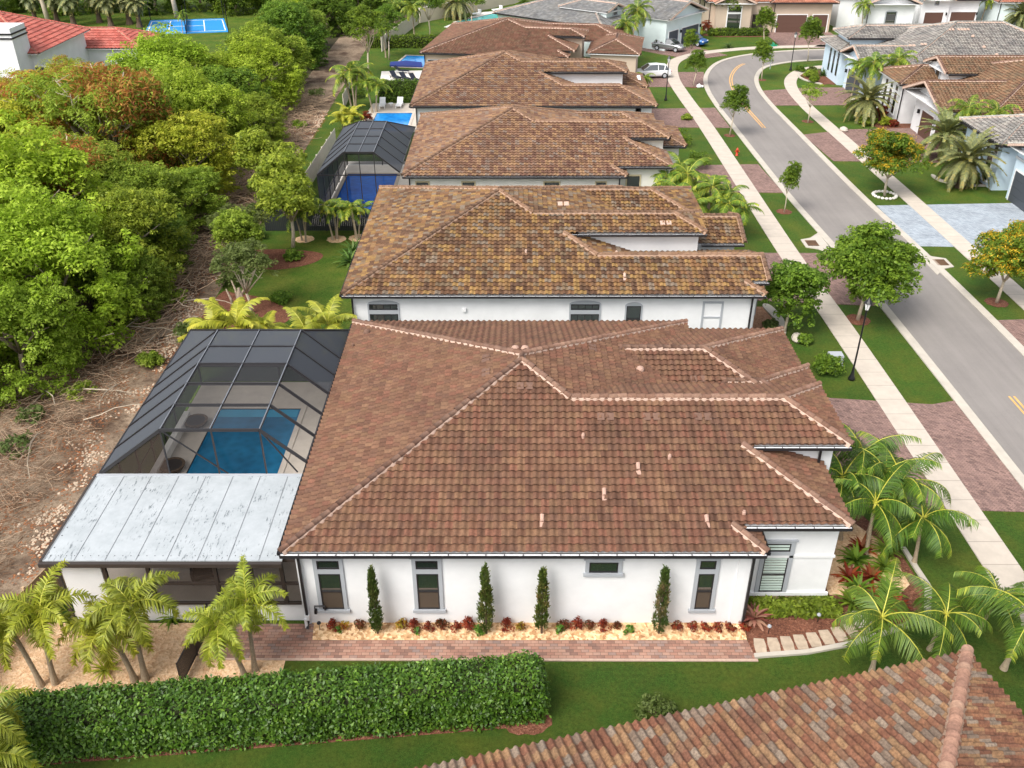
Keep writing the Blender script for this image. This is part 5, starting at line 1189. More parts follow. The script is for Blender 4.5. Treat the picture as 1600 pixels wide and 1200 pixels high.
for px, s, lab in ((654,.7,'small green shrub below the second tall window'),(748,1.0,'green leafy shrub touching the second cypress'),(877,.9,'spindly green shrub between the third cypress and the wide low window'),(980,.95,'green shrub between the crotons and the rightmost cypress'),(529,.7,'small green shrub below the first tall window')):
    x, y = G(px, 985); put(KG, x, 26.1, s, None, lab, 'shrub')
TI = make_palm('cordyline', 'leaf_pink', [(0,0,.25,0,0)], .75, 20, .01, 4, 91, el=(.1, 1.4), droop=.5, tr=.04, w=.05)
def rosette(nm_, mat, L, n, w, seed, el=(.1, 1.3), droop=.9):
    o = empty(nm_); r = random.Random(seed); V = []; Q = []; C = []
    for i in range(n):
        az = i*2.4+r.uniform(-.2,.2); e = el[1]+(el[0]-el[1])*i/n; Ln = L*r.uniform(.8,1.1); x = z = 0; pr = None; c = (r.random(), .4+.6*r.random(), 0)
        s = Vector((-math.sin(az), math.cos(az), 0))
        for k in range(6):
            wd = w*(1, 1.25, 1.2, 1, .6, .04)[k]/2; p = Vector((x*math.cos(az), x*math.sin(az), z+.05)); V += [tuple(p-s*wd), tuple(p+s*wd)]
            if k: q = len(V); Q.append((q-4, q-3, q-1, q-2)); C.append(c)
            x += Ln/5*math.cos(e); z += Ln/5*math.sin(e); e -= droop/5
    np_obj('leaf_blades', V, Q, M[mat], o, np.array(C)); return o
for ch in list(TI.children_recursive): bpy.data.objects.remove(ch)
bpy.data.objects.remove(TI)
RP = rosette('cordyline', 'leaf_pink', .8, 26, .13, 1); RS = rosette('snake_plant', 'frond_lime', .85, 26, .06, 2, (.1, 1.2), 1.1); RD = rosette('leafy_shrub', 'leaf_dark', .8, 34, .1, 3, (.0, 1.4), 1.2); RR_ = rosette('bromeliad', 'leaf_red', .6, 24, .1, 4)
put(RP, *G(1178,968), 1.0, 0, 'pink and dark red cordyline at the corner downspout', 'shrub')
put(RS, *G(165,1050), 1.0, 0, 'spiky yellow edged plant alone in the gravel between two palms', 'plant')
put(RD, *G(270,968), .9, 0, 'dark spiky plant against the low lanai wall', 'plant')
put(RR_, *G(1352,938), 1.3, 0, 'reddish bromeliad beside the stone step in the front bed', 'plant')
for i, (px, py, s) in enumerate(((1325,905,1.3),(1340,925,1.2),(1330,945,1.1),(1360,905,1.2),(1380,890,1.1),(1385,930,1.1),(1400,950,1.2),(1362,955,1.2),(1336,880,1.3),(1345,860,1.3),(1385,865,1.2),(1375,975,1.0))):
    put(RD if i % 3 else RR_, *G(px, py), s, None, 'low %s plant in the front bed under the palms, %s from the wall' % ('bronze' if i % 3 == 0 else 'dark', ORD[i]), 'plant', 'low leafy plants in the front bed')
CY = rosette('sago_palm', 'frond_dark', 1.5, 40, .14, 8, (.0, 1.3), 1.0)
for px, py, s in ((548,412,1.0),(552,395,.9)): put(CY, *G(px, py), s, None, 'dark sago palm against the second house beside the lawn, %s of the touching pair' % ('nearer' if py > 400 else 'farther'), 'shrub', 'sago palms beside the lawn')
put(CY, *G(1285,118), .8, None, 'dark sago palm in the curbed bed of the blue house', 'shrub')
put(CY, *G(1138,75), .8, None, 'round sago palm beside the drive of the two cars', 'shrub')
def box_hedge(nm_, x0, x1, y0, y1, hgt, mat, n, size, seed, label, rz=0, loc=(0, 0, 0), jitter=.08, cat='hedge'):
    o = empty(nm_, loc, rz, label, cat); r = np.random.RandomState(seed)
    w, d = x1-x0, y1-y0; A = np.array([w*d, w*hgt, w*hgt, d*hgt, d*hgt]); f = r.choice(5, n, p=A/A.sum()); a, b = r.rand(n), r.rand(n)
    p = np.zeros((n, 3)); nr = np.zeros((n, 3))
    for k, (ex, ey, ez, nn) in enumerate(((a, b, 1, (0,0,1)), (a, 0, b, (0,-1,0)), (a, 1, b, (0,1,0)), (0, a, b, (-1,0,0)), (1, a, b, (1,0,0)))):
        q = f == k
        for j, e_ in enumerate((ex, ey, ez)): p[q, j] = (e_[q] if hasattr(e_, '__len__') else e_)
        nr[q] = nn
    p = p*[w, d, hgt]+[x0, y0, 0]
    p += nr*(np.sin(p[:, 0]*2.1+p[:, 2]*1.3)*.05+np.sin(p[:, 0]*5.3+p[:, 1]*4)*.04)[:, None]+r.randn(n, 3)*jitter
    # rounded corners
    e = np.minimum(np.minimum(p[:, 0]-x0, x1-p[:, 0]), np.minimum(p[:, 1]-y0, y1-p[:, 1])); p[:, 2] -= np.clip(.22-e, 0, .3)*(p[:, 2] > hgt*.8)*.8
    nv = nr*.6+r.randn(n, 3)*.5+[0, 0, .45]; nv /= np.linalg.norm(nv, axis=1)[:, None]
    t = np.cross(nv, r.randn(n, 3)); t /= np.linalg.norm(t, axis=1)[:, None]; t[:, 2] += .3; bb = np.cross(nv, t); s = size*r.uniform(.6, 1.4, n)
    l = t*(s/2)[:, None]; ww = bb*(s*.27)[:, None]
    V = np.stack([p-l, p+ww+nv*(s*.1)[:, None], p+l, p-ww+nv*(s*.1)[:, None]], 1).reshape(-1, 3)
    pt = np.clip(.5+.28*np.sin(p[:, 0]*1.3+p[:, 2]*3)*np.sin(p[:, 0]*3.1+1), 0, 1)
    c = np.stack([np.clip(pt*.5+r.rand(n)*.6-.1, 0, 1), r.rand(n), r.rand(n)], 1)
    np_obj('foliage', V, np.arange(n*4).reshape(-1, 4), M[mat], o, c)
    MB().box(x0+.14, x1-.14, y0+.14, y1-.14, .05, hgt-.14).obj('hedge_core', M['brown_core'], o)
    return o
box_hedge('hedge', -18.6, 0, -1.55, 0, 1.95, 'leaf_hedge', 44000, .135, 3, 'long thick glossy green hedge in the foreground, left of the foreground roof', rz=math.atan2(1.6, 16.5), loc=(.95, 23.35, 0))
box_hedge('hedge', -15.5, -9.8, 108.6, 110.0, 2.3, 'leaf_dark', 6000, .2, 4, 'tall dark clipped hedge behind the two white loungers')
box_hedge('hedge', -21, -10, 139.5, 140.8, 1.6, 'leaf_dark', 4000, .25, 5, 'dark hedge at the back of the fifth house garden')
box_hedge('hedge', 38.0, 40.6, 103.6, 105.2, 1.1, 'leaf_dark', 2500, .2, 6, 'rounded dark hedge in front of the arched window house')
box_hedge('border_plants', 9.9, 13.3, 27.0, 27.65, .42, 'leaf_mid', 4200, .2, 7, 'band of grassy green border plants below the shuttered window', cat='border plants')
box_hedge('hedge', 30.5, 39.5, 148.5, 150.0, .9, 'leaf_dark', 3000, .25, 8, 'low dark hedge under the windows of the beige house')
box_hedge('hedge', 80, 98, 147.5, 149.5, .8, 'leaf_yellow', 3000, .3, 9, 'low yellow green hedge in front of the orange roofed house')
def bush(x, y, r_, hgt, mat, label, seed, K=60, n=26, size=.16, cat='bush', group=None):
    o = shrub_mesh('bush', mat, r_, hgt, K, n, size, seed, .5, .4, True, r_*.24); o.location = (x, y, 0); tag(o, label, cat, group); return o
bush(*G(1292,583), .95, 1.3, 'leaf_dark', 'rounded dark bush beside the lamp post at the street end of the near house', 1, 90)
bush(*G(440,470), .8, .6, 'leaf_dark', 'low dark bush around the trunk of the olive garden tree', 2)
bush(-16.3, 63.2, .8, .7, 'leaf_dark', 'low dark bush under the forked tree at the far end of the lawn garden', 3)
bush(*G(1025,1118), .75, .7, 'leaf_olive', 'scruffy two toned bush just above the eave of the foreground roof', 4, 40, 22, .14)
bush(*G(1060,228), 1.3, 1.9, 'leaf_dark', 'dark bush at the corner of the third house', 5); bush(*G(1090,262), 1.2, 1.8, 'leaf_dark', 'dark bush closer to the walk beside the third house', 6)
bush(*G(1352,195), .9, 1.1, 'leaf_mid', 'white flecked bush in the pebble bed across the street', 7); bush(*G(1375,182), .9, 1.3, 'leaf_red', 'red and yellow leaved bush beside the arched windows', 8); bush(*G(1265,120), .9, .8, 'leaf_mid', 'low green bush in the curbed bed of the blue house', 9)
bush(*G(1250,112), .8, .8, 'leaf_dark', 'dark low bush at the left end of the curbed bed', 10); bush(*G(1325,125), .8, .8, 'leaf_mid', 'low bush in front of the slit windows of the blue house', 11); bush(*G(573,190), .7, 1.4, 'leaf_red', 'dark red shrub beside the blue pool of the fourth house', 12)
bush(30.2, 150.2, 1.0, 2.4, 'leaf_red', 'dark conical shrub left of the gabled bay', 13); bush(28.3, 149.5, 1.3, 1.0, 'leaf_yellow', 'yellow green bush beside the blue car', 14)
bush(15.9, 49.2, .7, .9, 'leaf_mid', 'small bush among stones in the curved bed of the second house', 15); bush(16.6, 52.0, .6, .7, 'leaf_olive', 'olive low bush at the outer rim of the curved bed', 16)
bush(19.2, 101.2, .6, .7, 'leaf_mid', 'small bush on the lawn before the fourth house', 17); bush(-21.7, 47.5, .8, .9, 'leaf_mid', 'green weed bush on the dirt strip behind the big pool screen', 18)
for i, (x, y, r_) in enumerate(((-24,31,.9),(-27,33.5,1.1),(-30,36,1.2),(-25.5,38.5,1.1),(-22.6,56,.9),(-23,68,1.0),(-22.5,78,1.1),(-23.5,90,1.2),(-29.5,31,1.2),(-33,34,1.3),(-24.5,44,1.0),(-26,41.5,.9),(-22.9,98,1.0),(-23.4,112,1.2))):
    bush(x, y, r_, .8, 'leaf_olive' if i % 2 else 'leaf_mid', 'scrubby weed patch on the dirt strip', 30+i, 26, 20, .2, 'weeds', 'weed patches on the dirt strip')['label'] = 'scrubby %s weed patch on the dirt strip, %s from the near end' % ('olive' if i % 2 else 'green', ORD[i])

YD = [(39.2,101.8,.9,'leaf_mid','round green bush at the corner of the arched window house bed'),(40.4,99.2,.8,'leaf_yellow','yellow green bush beside the arched windows'),(38.9,99.6,.7,'leaf_mid','low bush in the pebble bed nearest the walk'),(41.0,98.6,.6,'leaf_red','red leaved shrub at the brick drive of the arched window house'),(38.2,118.6,.7,'leaf_dark','dark bush near the curb tip of the blue house bed'),(38.6,121.2,.8,'leaf_mid','green bush in the middle of the blue house bed'),(39.3,123.8,.7,'leaf_olive','olive bush at the far end of the blue house bed'),
 (42.1,80.9,.6,'leaf_mid','low bush under the large silvery date palm'),(42.0,84.9,.7,'leaf_dark','dark bush behind the large silvery date palm'),(18.2,50.2,.55,'leaf_dark','small dark bush outside the curved white bed edging'),(15.0,53.8,.7,'leaf_yellow','yellow green bush against the second house corner'),(14.6,90.2,.9,'leaf_dark','dark bush before the fourth house front'),(13.6,80.2,1.0,'leaf_dark','dark bush beside the third house drive'),(16.2,76.9,.9,'leaf_dark','dark rounded bush on the lawn edge of the third house'),(24.3,146.5,1.2,'leaf_dark','dark bush between the two houses at the top of the bend'),(31.3,149.0,.9,'leaf_mid','green bush left of the beige gabled bay'),(55,148.5,1.2,'leaf_mid','green bush before the white house gable at the top'),(61.5,149.2,1.3,'leaf_dark','dark bush left of the small brown garage door'),(-17.8,116.5,1.3,'leaf_mid','green shrub left of the dark loungers'),(-18.6,111.0,1.2,'leaf_dark','dark shrub at the end of the short pale fence'),(-17.9,101.5,1.1,'leaf_mid','green shrub left of the bright blue pool')]
for i, (x, y, r_, mt, lab) in enumerate(YD): bush(x, y, r_, r_*1.3, mt, lab, 80+i, 50, 24, .18)

for i, (x, y, r_, lab) in enumerate(((-20.4,50.5,1.0,'olive scrub at the corner between dirt strip and garden'),(-19.7,58.6,1.1,'olive scrub against the gnarled stump garden edge'),(-20.6,64.0,1.2,'grey olive scrub beside the twiggy garden tree'),(-20.2,67.2,1.0,'olive scrub at the left end of the dark fence'),(-21.2,71.5,1.1,'green scrub left of the bright leafy tree by the blue pool'))): bush(x, y, r_, r_*1.2, 'leaf_olive', lab, 120+i, 46, 24, .18)
# =====================================================================
# LANAI, POOL SCREENS, POOLS
# =====================================================================
def screen_mat(name, c, op):
    m, t, p = nm(name); p.inputs['Base Color'].default_value = c; p.inputs['Roughness'].default_value = .9; p.inputs['Specular IOR Level'].default_value = .1
    tr = N(t, 'ShaderNodeBsdfTransparent'); lw = N(t, 'ShaderNodeLayerWeight'); lw.inputs[0].default_value = .35
    mp = N(t, 'ShaderNodeMapRange'); mp.inputs['From Min'].default_value = 0; mp.inputs['From Max'].default_value = 1; mp.inputs['To Min'].default_value = op; mp.inputs['To Max'].default_value = min(.97, op+(.3 if op > .1 else .1))
    t.links.new(lw.outputs['Facing'], mp.inputs['Value'])
    mx = N(t, 'ShaderNodeMixShader'); t.links.new(mp.outputs[0], mx.inputs[0]); t.links.new(tr.outputs[0], mx.inputs[1]); t.links.new(p.outputs[0], mx.inputs[2])
    t.links.new(mx.outputs[0], t.nodes['Material Output'].inputs[0]); return m
M['mesh_alu'] = plain('mesh_alu', (.16,.17,.19,1), .4)
M['screen'] = screen_mat('screen', (.075,.082,.095,1), .74)
M['screen_light'] = screen_mat('screen_light', (.16,.16,.17,1), .10)
M['screen_brown'] = screen_mat('screen_brown', (.07,.05,.04,1), .45)
def water(name, deep, light):
    m, t, p = nm(name); c = ramp(t, noise(t, .35, 3, .5), [(.35, deep), (.7, light)]).outputs[0]
    v = N(t, 'ShaderNodeTexVoronoi', feature='SMOOTH_F1'); v.inputs['Scale'].default_value = 2.6
    g = N(t, 'ShaderNodeNewGeometry'); t.links.new(g.outputs['Position'], v.inputs['Vector'])
    k = ramp(t, v.outputs['Distance'], [(0, (.86,)*3), (.8, (1.25,)*3)]).outputs[0]
    t.links.new(mixc(t, 1.0, c, k, 'MULTIPLY'), p.inputs['Base Color']); p.inputs['Roughness'].default_value = .06; p.inputs['Specular IOR Level'].default_value = .5
    bump(t, p, noise(t, 3.2, 3, .6), .12, .03); return m
M['water'] = water('water', (.008,.10,.20,1), (.015,.16,.30,1))
M['water_royal'] = water('water_royal', (.004,.08,.42,1), (.008,.14,.60,1))
M['water_sky'] = water('water_sky', (.01,.18,.55,1), (.03,.30,.70,1))
M['water_teal'] = water('water_teal', (.03,.36,.36,1), (.06,.50,.50,1))
def pool(x0, x1, y0, y1, wm, label, rz=0, loc=(0, 0, 0)):
    o = empty('swimming_pool', loc, rz, label, 'pool'); MB().box(x0, x1, y0, y1, 0, .045).obj('water', M[wm], o)
    mb = MB(); w = .28; mb.box(x0-w, x1+w, y0-w, y0, 0, .085); mb.box(x0-w, x1+w, y1, y1+w, 0, .085); mb.box(x0-w, x0, y0, y1, 0, .085); mb.box(x1, x1+w, y0, y1, 0, .085)
    mb.obj('coping', M['deck'], o)
    mb = MB(); mb.box(x0, x1, y1-.03, y1, .045, .075); mb.box(x0, x0+.03, y0, y1-.03, .045, .075); mb.obj('waterline_tile', M['bronze'], o); return o
slab('pool_deck', [(-17.9,27.0),(-8.3,27.0),(-8.3,45.4),(-17.9,45.4)], 0, .03, M['deck'])
pool(-16.2, -11.65, 33.6, 42.5, 'water', 'deep blue rectangular pool under the near half of the big screen enclosure')
_pl = [c for c in bpy.data.objects if c.name.startswith('swimming_pool')][0]; M['pool_step'] = plain('pool_step', (.03,.26,.42,1), .1, var=.1, vs=1); MB().box(-16.1, -11.75, 41.7, 42.4, .04, .052).obj('pool_step', M['pool_step'], _pl)
mb = MB(); mb.box(-17.75, -17.45, 33.5, 41.6, .03, .5); mb.box(-17.8, -16.6, 33.2, 33.5, .03, .5); tag(mb.obj('planter_wall', M['deck_white'], None), 'low pale wall beside the deep blue pool under the screen', 'low wall')
for x, y, lab in ((-16.95,36.9,'round brown bowl beside the deep blue pool, nearer the white metal roof'),(-16.95,40.9,'round brown bowl at the far left corner of the deep blue pool')):
    o = empty('planter_bowl', (x, y, .03), 0, lab, 'bowl'); MB().lathe([(.35,0),(.6,.25),(.64,.34),(.56,.34),(.3,.3)], (0,0,0), 22).obj('bowl', M['bark_dark'], o, smooth=False); MB().lathe([(.5,.25),(.5,.33)], (0,0,0), 18).obj('soil', M['bronze_brown'], o)
def fr(mb, pts, w=.07, h=.13):
    for a, b in zip(pts[:-1], pts[1:]): mb.beam(a, b, w, h)
def cage(label, ys, xl, xb1, xb2, xr, ze, zt, zr, yend, mats, dark_from, z0=0.0, nearwall=True, posts=True):
    o = empty('screen_enclosure', (0, 0, 0), 0, label, 'pool enclosure'); k = len(ys)
    for y in ys:
        mb = MB(); fr(mb, [(xl,y,z0),(xl,y,ze),(xb1,y,zt),(xb2,y,zt),(xr,y,zr)]); mb.obj('frame', M['bronze'], o)
    mb = MB(); y0, y1 = ys[0], ys[-1]
    for x, z in ((xl,ze),(xb1,zt),(xb2,zt),(xr,zr)): mb.beam((x,y0,z),(x,y1,z),.07,.09)
    mb.beam(((xb1+xb2)/2,y0,zt),((xb1+xb2)/2,y1,zt),.06,.08)
    mb.beam((xl,y0,1.1),(xl,yend,1.1),.05,.08); mb.beam((xl,yend,0),(xl,yend,ze),.08,.08); mb.beam((xl,y1,ze),(xl,yend,ze),.07,.09)
    fr(mb, [(xb1,y1,zt),(xl,yend,ze),(xr,yend,ze)]); mb.beam((xb2,y1,zt),(xr,yend,ze),.07,.1); mb.beam(((xl+xr)/2,yend,0),((xl+xr)/2,yend,ze),.07,.07); mb.beam((xl,yend,1.1),(xr,yend,1.1),.05,.08)
    if nearwall:
        for x in (xb1,(xb1+xb2)/2,xb2): mb.beam((x,y0,z0 if z0 else 0),(x,y0,zt),.06,.06)
        mb.beam((xl,y0,ze),(xr,y0,ze if not z0 else ze),.06,.08)
    mb.obj('rail', M['bronze'], o)
    wm = MB()   # pale caps on the roof rails
    for x in (xb1, xb2, (xb1+xb2)/2): wm.beam((x,y0,zt+.05),(x,y1,zt+.05),.045,.015)
    wm.obj('rail_cap', M['mesh_alu'], o)
    for i in range(k-1):
        a, b = ys[i], ys[i+1]; sm = mats[1] if i < dark_from else mats[0]
        for nmn, q in (('roof_screen', [(xb1,a,zt),(xb2,a,zt),(xb2,b,zt),(xb1,b,zt)]), ('side_screen', [(xb2,a,zt),(xr,a,zr),(xr,b,zr),(xb2,b,zt)])):
            if sm: MB().add(q, [(0,1,2,3)]).obj(nmn, M[sm], o)
        MB().add([(xl,a,ze),(xb1,a,zt),(xb1,b,zt),(xl,b,ze)], [(0,1,2,3)]).obj('side_screen', M[mats[0]], o)
    mb = MB(); mb.add([(xl,y0,.1),(xl,yend,.1),(xl,yend,ze),(xl,y0,ze)], [(0,1,2,3)]); mb.add([(xl,yend,ze),(xr,yend,ze),(xb2,y1,zt),(xb1,y1,zt)], [(0,1,2,3)]); mb.add([(xl,y1,ze),(xb1,y1,zt),(xl,yend,ze)], [(0,1,2)]); mb.add([(xr,y1,zr),(xb2,y1,zt),(xr,yend,ze)], [(2,1,0)])
    mb.add([(xl,yend,.1),(xr,yend,.1),(xr,yend,ze),(xl,yend,ze)], [(0,1,2,3)]); mb.obj('end_screen', M[mats[0]], o)
    return o

o = cage('large black framed pool screen enclosure joined to the near house, clear over its near half', [31.95,33.9,35.7,37.5,39.2,40.9], -18.0, -14.85, -10.65, -8.85, 3.42, 5.8, 4.15, 45.4, ('screen', 'screen_light'), 3, nearwall=False)
mb = MB()
for x in (-14.85,-12.7,-10.65): MB().beam((x,31.95,3.5),(x,31.95,5.8),.06,.06).obj('post', M['bronze'], o)
MB().beam((-14.85,31.95,5.8),(-12.3,31.95,3.5),.05,.05).obj('brace', M['bronze'], o); MB().beam((-10.65,31.95,5.8),(-9.3,31.95,3.6),.05,.05).obj('brace', M['bronze'], o)
MB().add([(-18,31.95,3.42),(-14.85,31.95,3.42),(-14.85,31.95,5.8)], [(0,1,2)]).obj('end_screen', M['screen_brown'], o)
# lanai
M['roof_seam'] = plain('roof_seam', srgb(128,132,135), .6)
o = empty('lanai', (0, 0, 0), 0, 'screened lanai with a stained white metal roof, joined to the left of the near house', 'lanai')
m, t, p = nm('metal_roof'); c = ramp(t, noise(t, 1.3, 6, .7), [(.3, srgb(156,162,165)), (.65, srgb(174,179,182))]).outputs[0]
st = ramp(t, noise(t, 2.0, 6, .75, scalev(t, 5, 1.0, 1, 0)), [(.555, (0,0,0)), (.59, (1,1,1))]).outputs[0]; st = mixc(t, 1.0, st, ramp(t, noise(t, .8, 4, .6), [(.47, (0,0,0)), (.56, (1,1,1))]).outputs[0], 'MULTIPLY'); c = mixc(t, st, c, (.14,.16,.17,1)); t.links.new(c, p.inputs['Base Color']); p.inputs['Roughness'].default_value = .6; M['metal_roof'] = m
mb = MB(); mb.box(-18.0, -8.82, 26.45, 31.95, 3.44, 3.50); r_ = mb.obj('roof', M['metal_roof'], o)
mb = MB()
for i in range(8): x = -18+.02+1.18*i; mb.box(x, x+.022, 26.46, 31.9, 3.50, 3.515)
mb.obj('roof_seam', M['roof_seam'], r_)
mb = MB(); mb.box(-18, -8.82, 31.78, 31.93, 3.50, 3.535); mb.obj('ridge_flashing', M['trim_grey'], r_)
mb = MB()
for i in range(30): x = -17.8+i*.31; mb.lathe([(.022,0),(.012,.014)], (x, 26.72, 3.50), 6)
for y in (27.2,27.9,28.4): mb.lathe([(.03,0),(.02,.014)], (-17.85, y, 3.5), 6)
mb.obj('rivet', M['black'], r_)
mb = MB(); mb.box(-18.12, -8.82, 26.28, 26.44, 3.28, 3.46); mb.box(-18.12, -18.01, 26.44, 31.95, 3.28, 3.51); mb.obj('fascia', M['bronze_brown'], o)
mb = MB(); mb.box(-17.6, -16.05, 26.75, 26.9, .02, 3.25); mb.box(-16.05, -8.4, 26.75, 26.9, .02, .98); mb.obj('wall', M['white_wall'], o)
mb = MB()
for x in (-17.75,-15.9,-14.2,-11.6,-10.2,-9.0): MB().box(x-.07, x+.07, 26.68, 26.8, .98 if x > -17 else 0, 3.3).obj('post', M['bronze_brown'], o)
mb.box(-15.95, -8.4, 26.69, 26.79, 2.0, 2.1); mb.box(-15.95, -8.4, 26.66, 26.8, .97, 1.06); mb.box(-17.82, -8.4, 26.69, 26.8, 3.2, 3.32); mb.obj('rail', M['bronze_brown'], o)
MB().add([(-15.95,26.74,1.0),(-8.4,26.74,1.0),(-8.4,26.74,3.25),(-15.95,26.74,3.25)], [(0,1,2,3)]).obj('screen', M['screen_brown'], o)
mb = MB(); mb.box(-17.9, -8.3, 31.6, 31.75, .03, 3.2) if False else None
# furniture glimpsed inside the lanai
o = empty('lounge_chair', (-13.2, 29.3, .03), .3, 'dark cushioned chair dimly seen inside the screened lanai', 'chair'); MB().box(-.45,.45,-.45,.45,.25,.45).obj('seat', M['bronze_brown'], o); MB().box(-.45,.45,.3,.45,.45,1.0).obj('backrest', M['bronze_brown'], o); MB().box(-.5,-.42,-.45,.45,0,.65).obj('armrest', M['black'], o); MB().box(.42,.5,-.45,.45,0,.65).obj('armrest', M['black'], o)
# other pools
slab('pool_deck', [(-16.4,69.5),(-9,69.5),(-9,86.5),(-16.4,86.5)], 0, .03, M['deck_white'])
pool(-15.2, -10.6, 71.5, 82.6, 'water_royal', 'royal blue pool beneath the dark screen roof of the third house')
cage('smaller dark screen enclosure over the royal blue pool of the third house', [71.5,73.7,75.9,78.1,80.4], -15.65, -13.35, -10.98, -9.0, 3.65, 5.5, 3.9, 85.3, ('screen', 'screen'), 0)
slab('pool_deck', [(-16.6,96.5),(-10,96.5),(-10,108.2),(-16.2,108.2)], 0, .03, M['deck'])
pool(-15.2, -11.2, 96.5, 103.8, 'water_sky', 'bright blue uncovered pool in front of the two white loungers')
slab('pool_deck', [(-16.2,112.5),(-10.6,112.5),(-10.6,125.2),(-17.2,124.6)], 0, .03, M['deck_white'])
pool(-3.2, 3.2, -3.4, 3.6, 'water_sky', 'blue pool half hidden by the corner of the fifth house', R(-9), (-12.2, 130.2, 0))
tag(slab('pool_cover', [(-16.4,127.2),(-12.0,126.6),(-12.3,129.2),(-14.5,130.2),(-16.6,129.4)], .09, .22, M['blue_cover'] if 'blue_cover' in M else M.setdefault('blue_cover', plain('blue_cover', (.012,.03,.22,1), .5)), None), 'dark blue cover lying over the near edge of the fifth house pool', 'pool cover')
slab('pool_deck', [(-11,156),(-1,150),(6,163),(0,172),(-5,170)], 0, .03, M['deck_white'])
pool(-2.6, 2.6, -6.0, 6.0, 'water_teal', 'turquoise pool in front of the pale garden wall', R(-38), (-3.6, 163.5, 0))
o = empty('pool_float', (-1.4, 166.3, .06), 0, 'yellow inflatable float on the turquoise pool', 'pool float'); M['yellow'] = plain('yellow', (.75,.62,.03,1), .4)
MB().lathe([(.7,0),(1.15,.1),(1.25,.35),(1.0,.55),(.7,.4),(.5,.1)], (0,0,0), 16).obj('ring', M['yellow'], o, smooth=True); MB().tube([(.6,0,.3),(.75,0,.9),(.5,0,1.2)], [.28,.2,.22], 8).obj('neck', M['yellow'], o, smooth=True)
for x, y, lab in ((-6.2,166.6,'white pool chair at the near end of the turquoise pool'),(-2.6,170.6,'white pool bench at the back of the turquoise pool')):
    o = empty('pool_chair', (x, y, .03), .6, lab, 'pool chair'); MB().box(-.9,.9,-.4,.4,.25,.4).obj('seat', M['trim_white'], o); MB().box(.7,.9,-.4,.4,.4,.9).obj('backrest', M['trim_white'], o)
def lounger(x, y, rz, mat, label, group=None, fm='trim_white'):
    o = empty('sun_lounger', (x, y, .03), rz, label, 'sun lounger', group)
    mb = MB(); mb.box(-.33,.33,-.95,.3,.3,.38); mb.obj('seat', M[mat], o)
    mb = MB(); mb.beam((0,.28,.36),(0,.95,.85),.66,.07); mb.obj('backrest', M[mat], o)
    mb = MB()
    for sx in (-.3,.3): mb.beam((sx,-.98,.27),(sx,.95,.27),.05,.06)
    for sy in (-.85,.75): mb.box(-.33,.33,sy-.03,sy+.03,.22,.27)
    mb.obj('frame', M[fm], o)
    for sx in (-.3,.3):
        for sy in (-.85,.75): MB().box(sx-.03,sx+.03,sy-.03,sy+.03,0,.24).obj('leg', M[fm], o)
    return o
lounger(-14.9, 106.6, .05, 'trim_white', 'left white lounger beyond the bright blue pool', 'white loungers by the bright blue pool'); lounger(-12.95, 106.7, -.05, 'trim_white', 'right white lounger beyond the bright blue pool', 'white loungers by the bright blue pool')
o = empty('side_table', (-13.9, 106.4, .03), 0, 'small white table between the two white loungers', 'table'); MB().lathe([(.28,.42),(.28,.47)], (0,0,0), 14).obj('table_top', M['trim_white'], o); MB().tube([(0,0,0),(0,0,.42)], .04).obj('leg', M['trim_white'], o)
for i, (x, y, lab) in enumerate(((-14.9,120.3,'leftmost of the three dark loungers on the white terrace'),(-13.6,119.6,'middle one of the three dark loungers on the white terrace'),(-12.3,118.9,'rightmost of the three dark loungers on the white terrace'))): lounger(x, y, R(35), 'navy' if 'navy' in M else (M.setdefault('navy', plain('navy', (.012,.016,.03,1), .6)) and 'navy'), lab, 'dark loungers on the white terrace', 'black')
lounger(-14.4, 123.6, R(80), 'navy', 'dark lounger with a pale frame nearer the fifth house pool')
# blue court
CT = [G(225,55), G(357,50), G(350,29), G(235,32)]
o = empty('tennis_court', (0,0,0), 0, 'bright blue sports court on the villa lawn', 'sports court'); M['court'] = plain('court', (.02,.24,.62,1), .7, var=.05)
MB().prism(CT, 0, .04).obj('court_surface', M['court'], o)
mb = MB(); q = lambda u, v: tuple(np.array(CT[0])*(1-u)*(1-v)+np.array(CT[1])*u*(1-v)+np.array(CT[2])*u*v+np.array(CT[3])*(1-u)*v)
for a, b in (((.03,.1),(.97,.1)),((.03,.9),(.97,.9)),((.03,.1),(.03,.9)),((.97,.1),(.97,.9)),((.28,.1),(.28,.9)),((.72,.1),(.72,.9)),((.28,.5),(.72,.5))): mb.beam((*q(*a), .045),(*q(*b), .045),.16,.012)
mb.obj('court_line', M['trim_white'], o)
for u, v in ((0,-.05),(.5,-.05),(1,-.05),(1,1.05),(.5,1.05),(0,1.05)): x, y = q(u, v); MB().tube([(x,y,0),(x,y,4.2)], .07, 6).obj('post', M['black'], o)
a, b = q(.5,.02), q(.5,.98); MB().beam((*a,.5),(*b,.5),.05,.9).obj('net', M['bronze'], o)
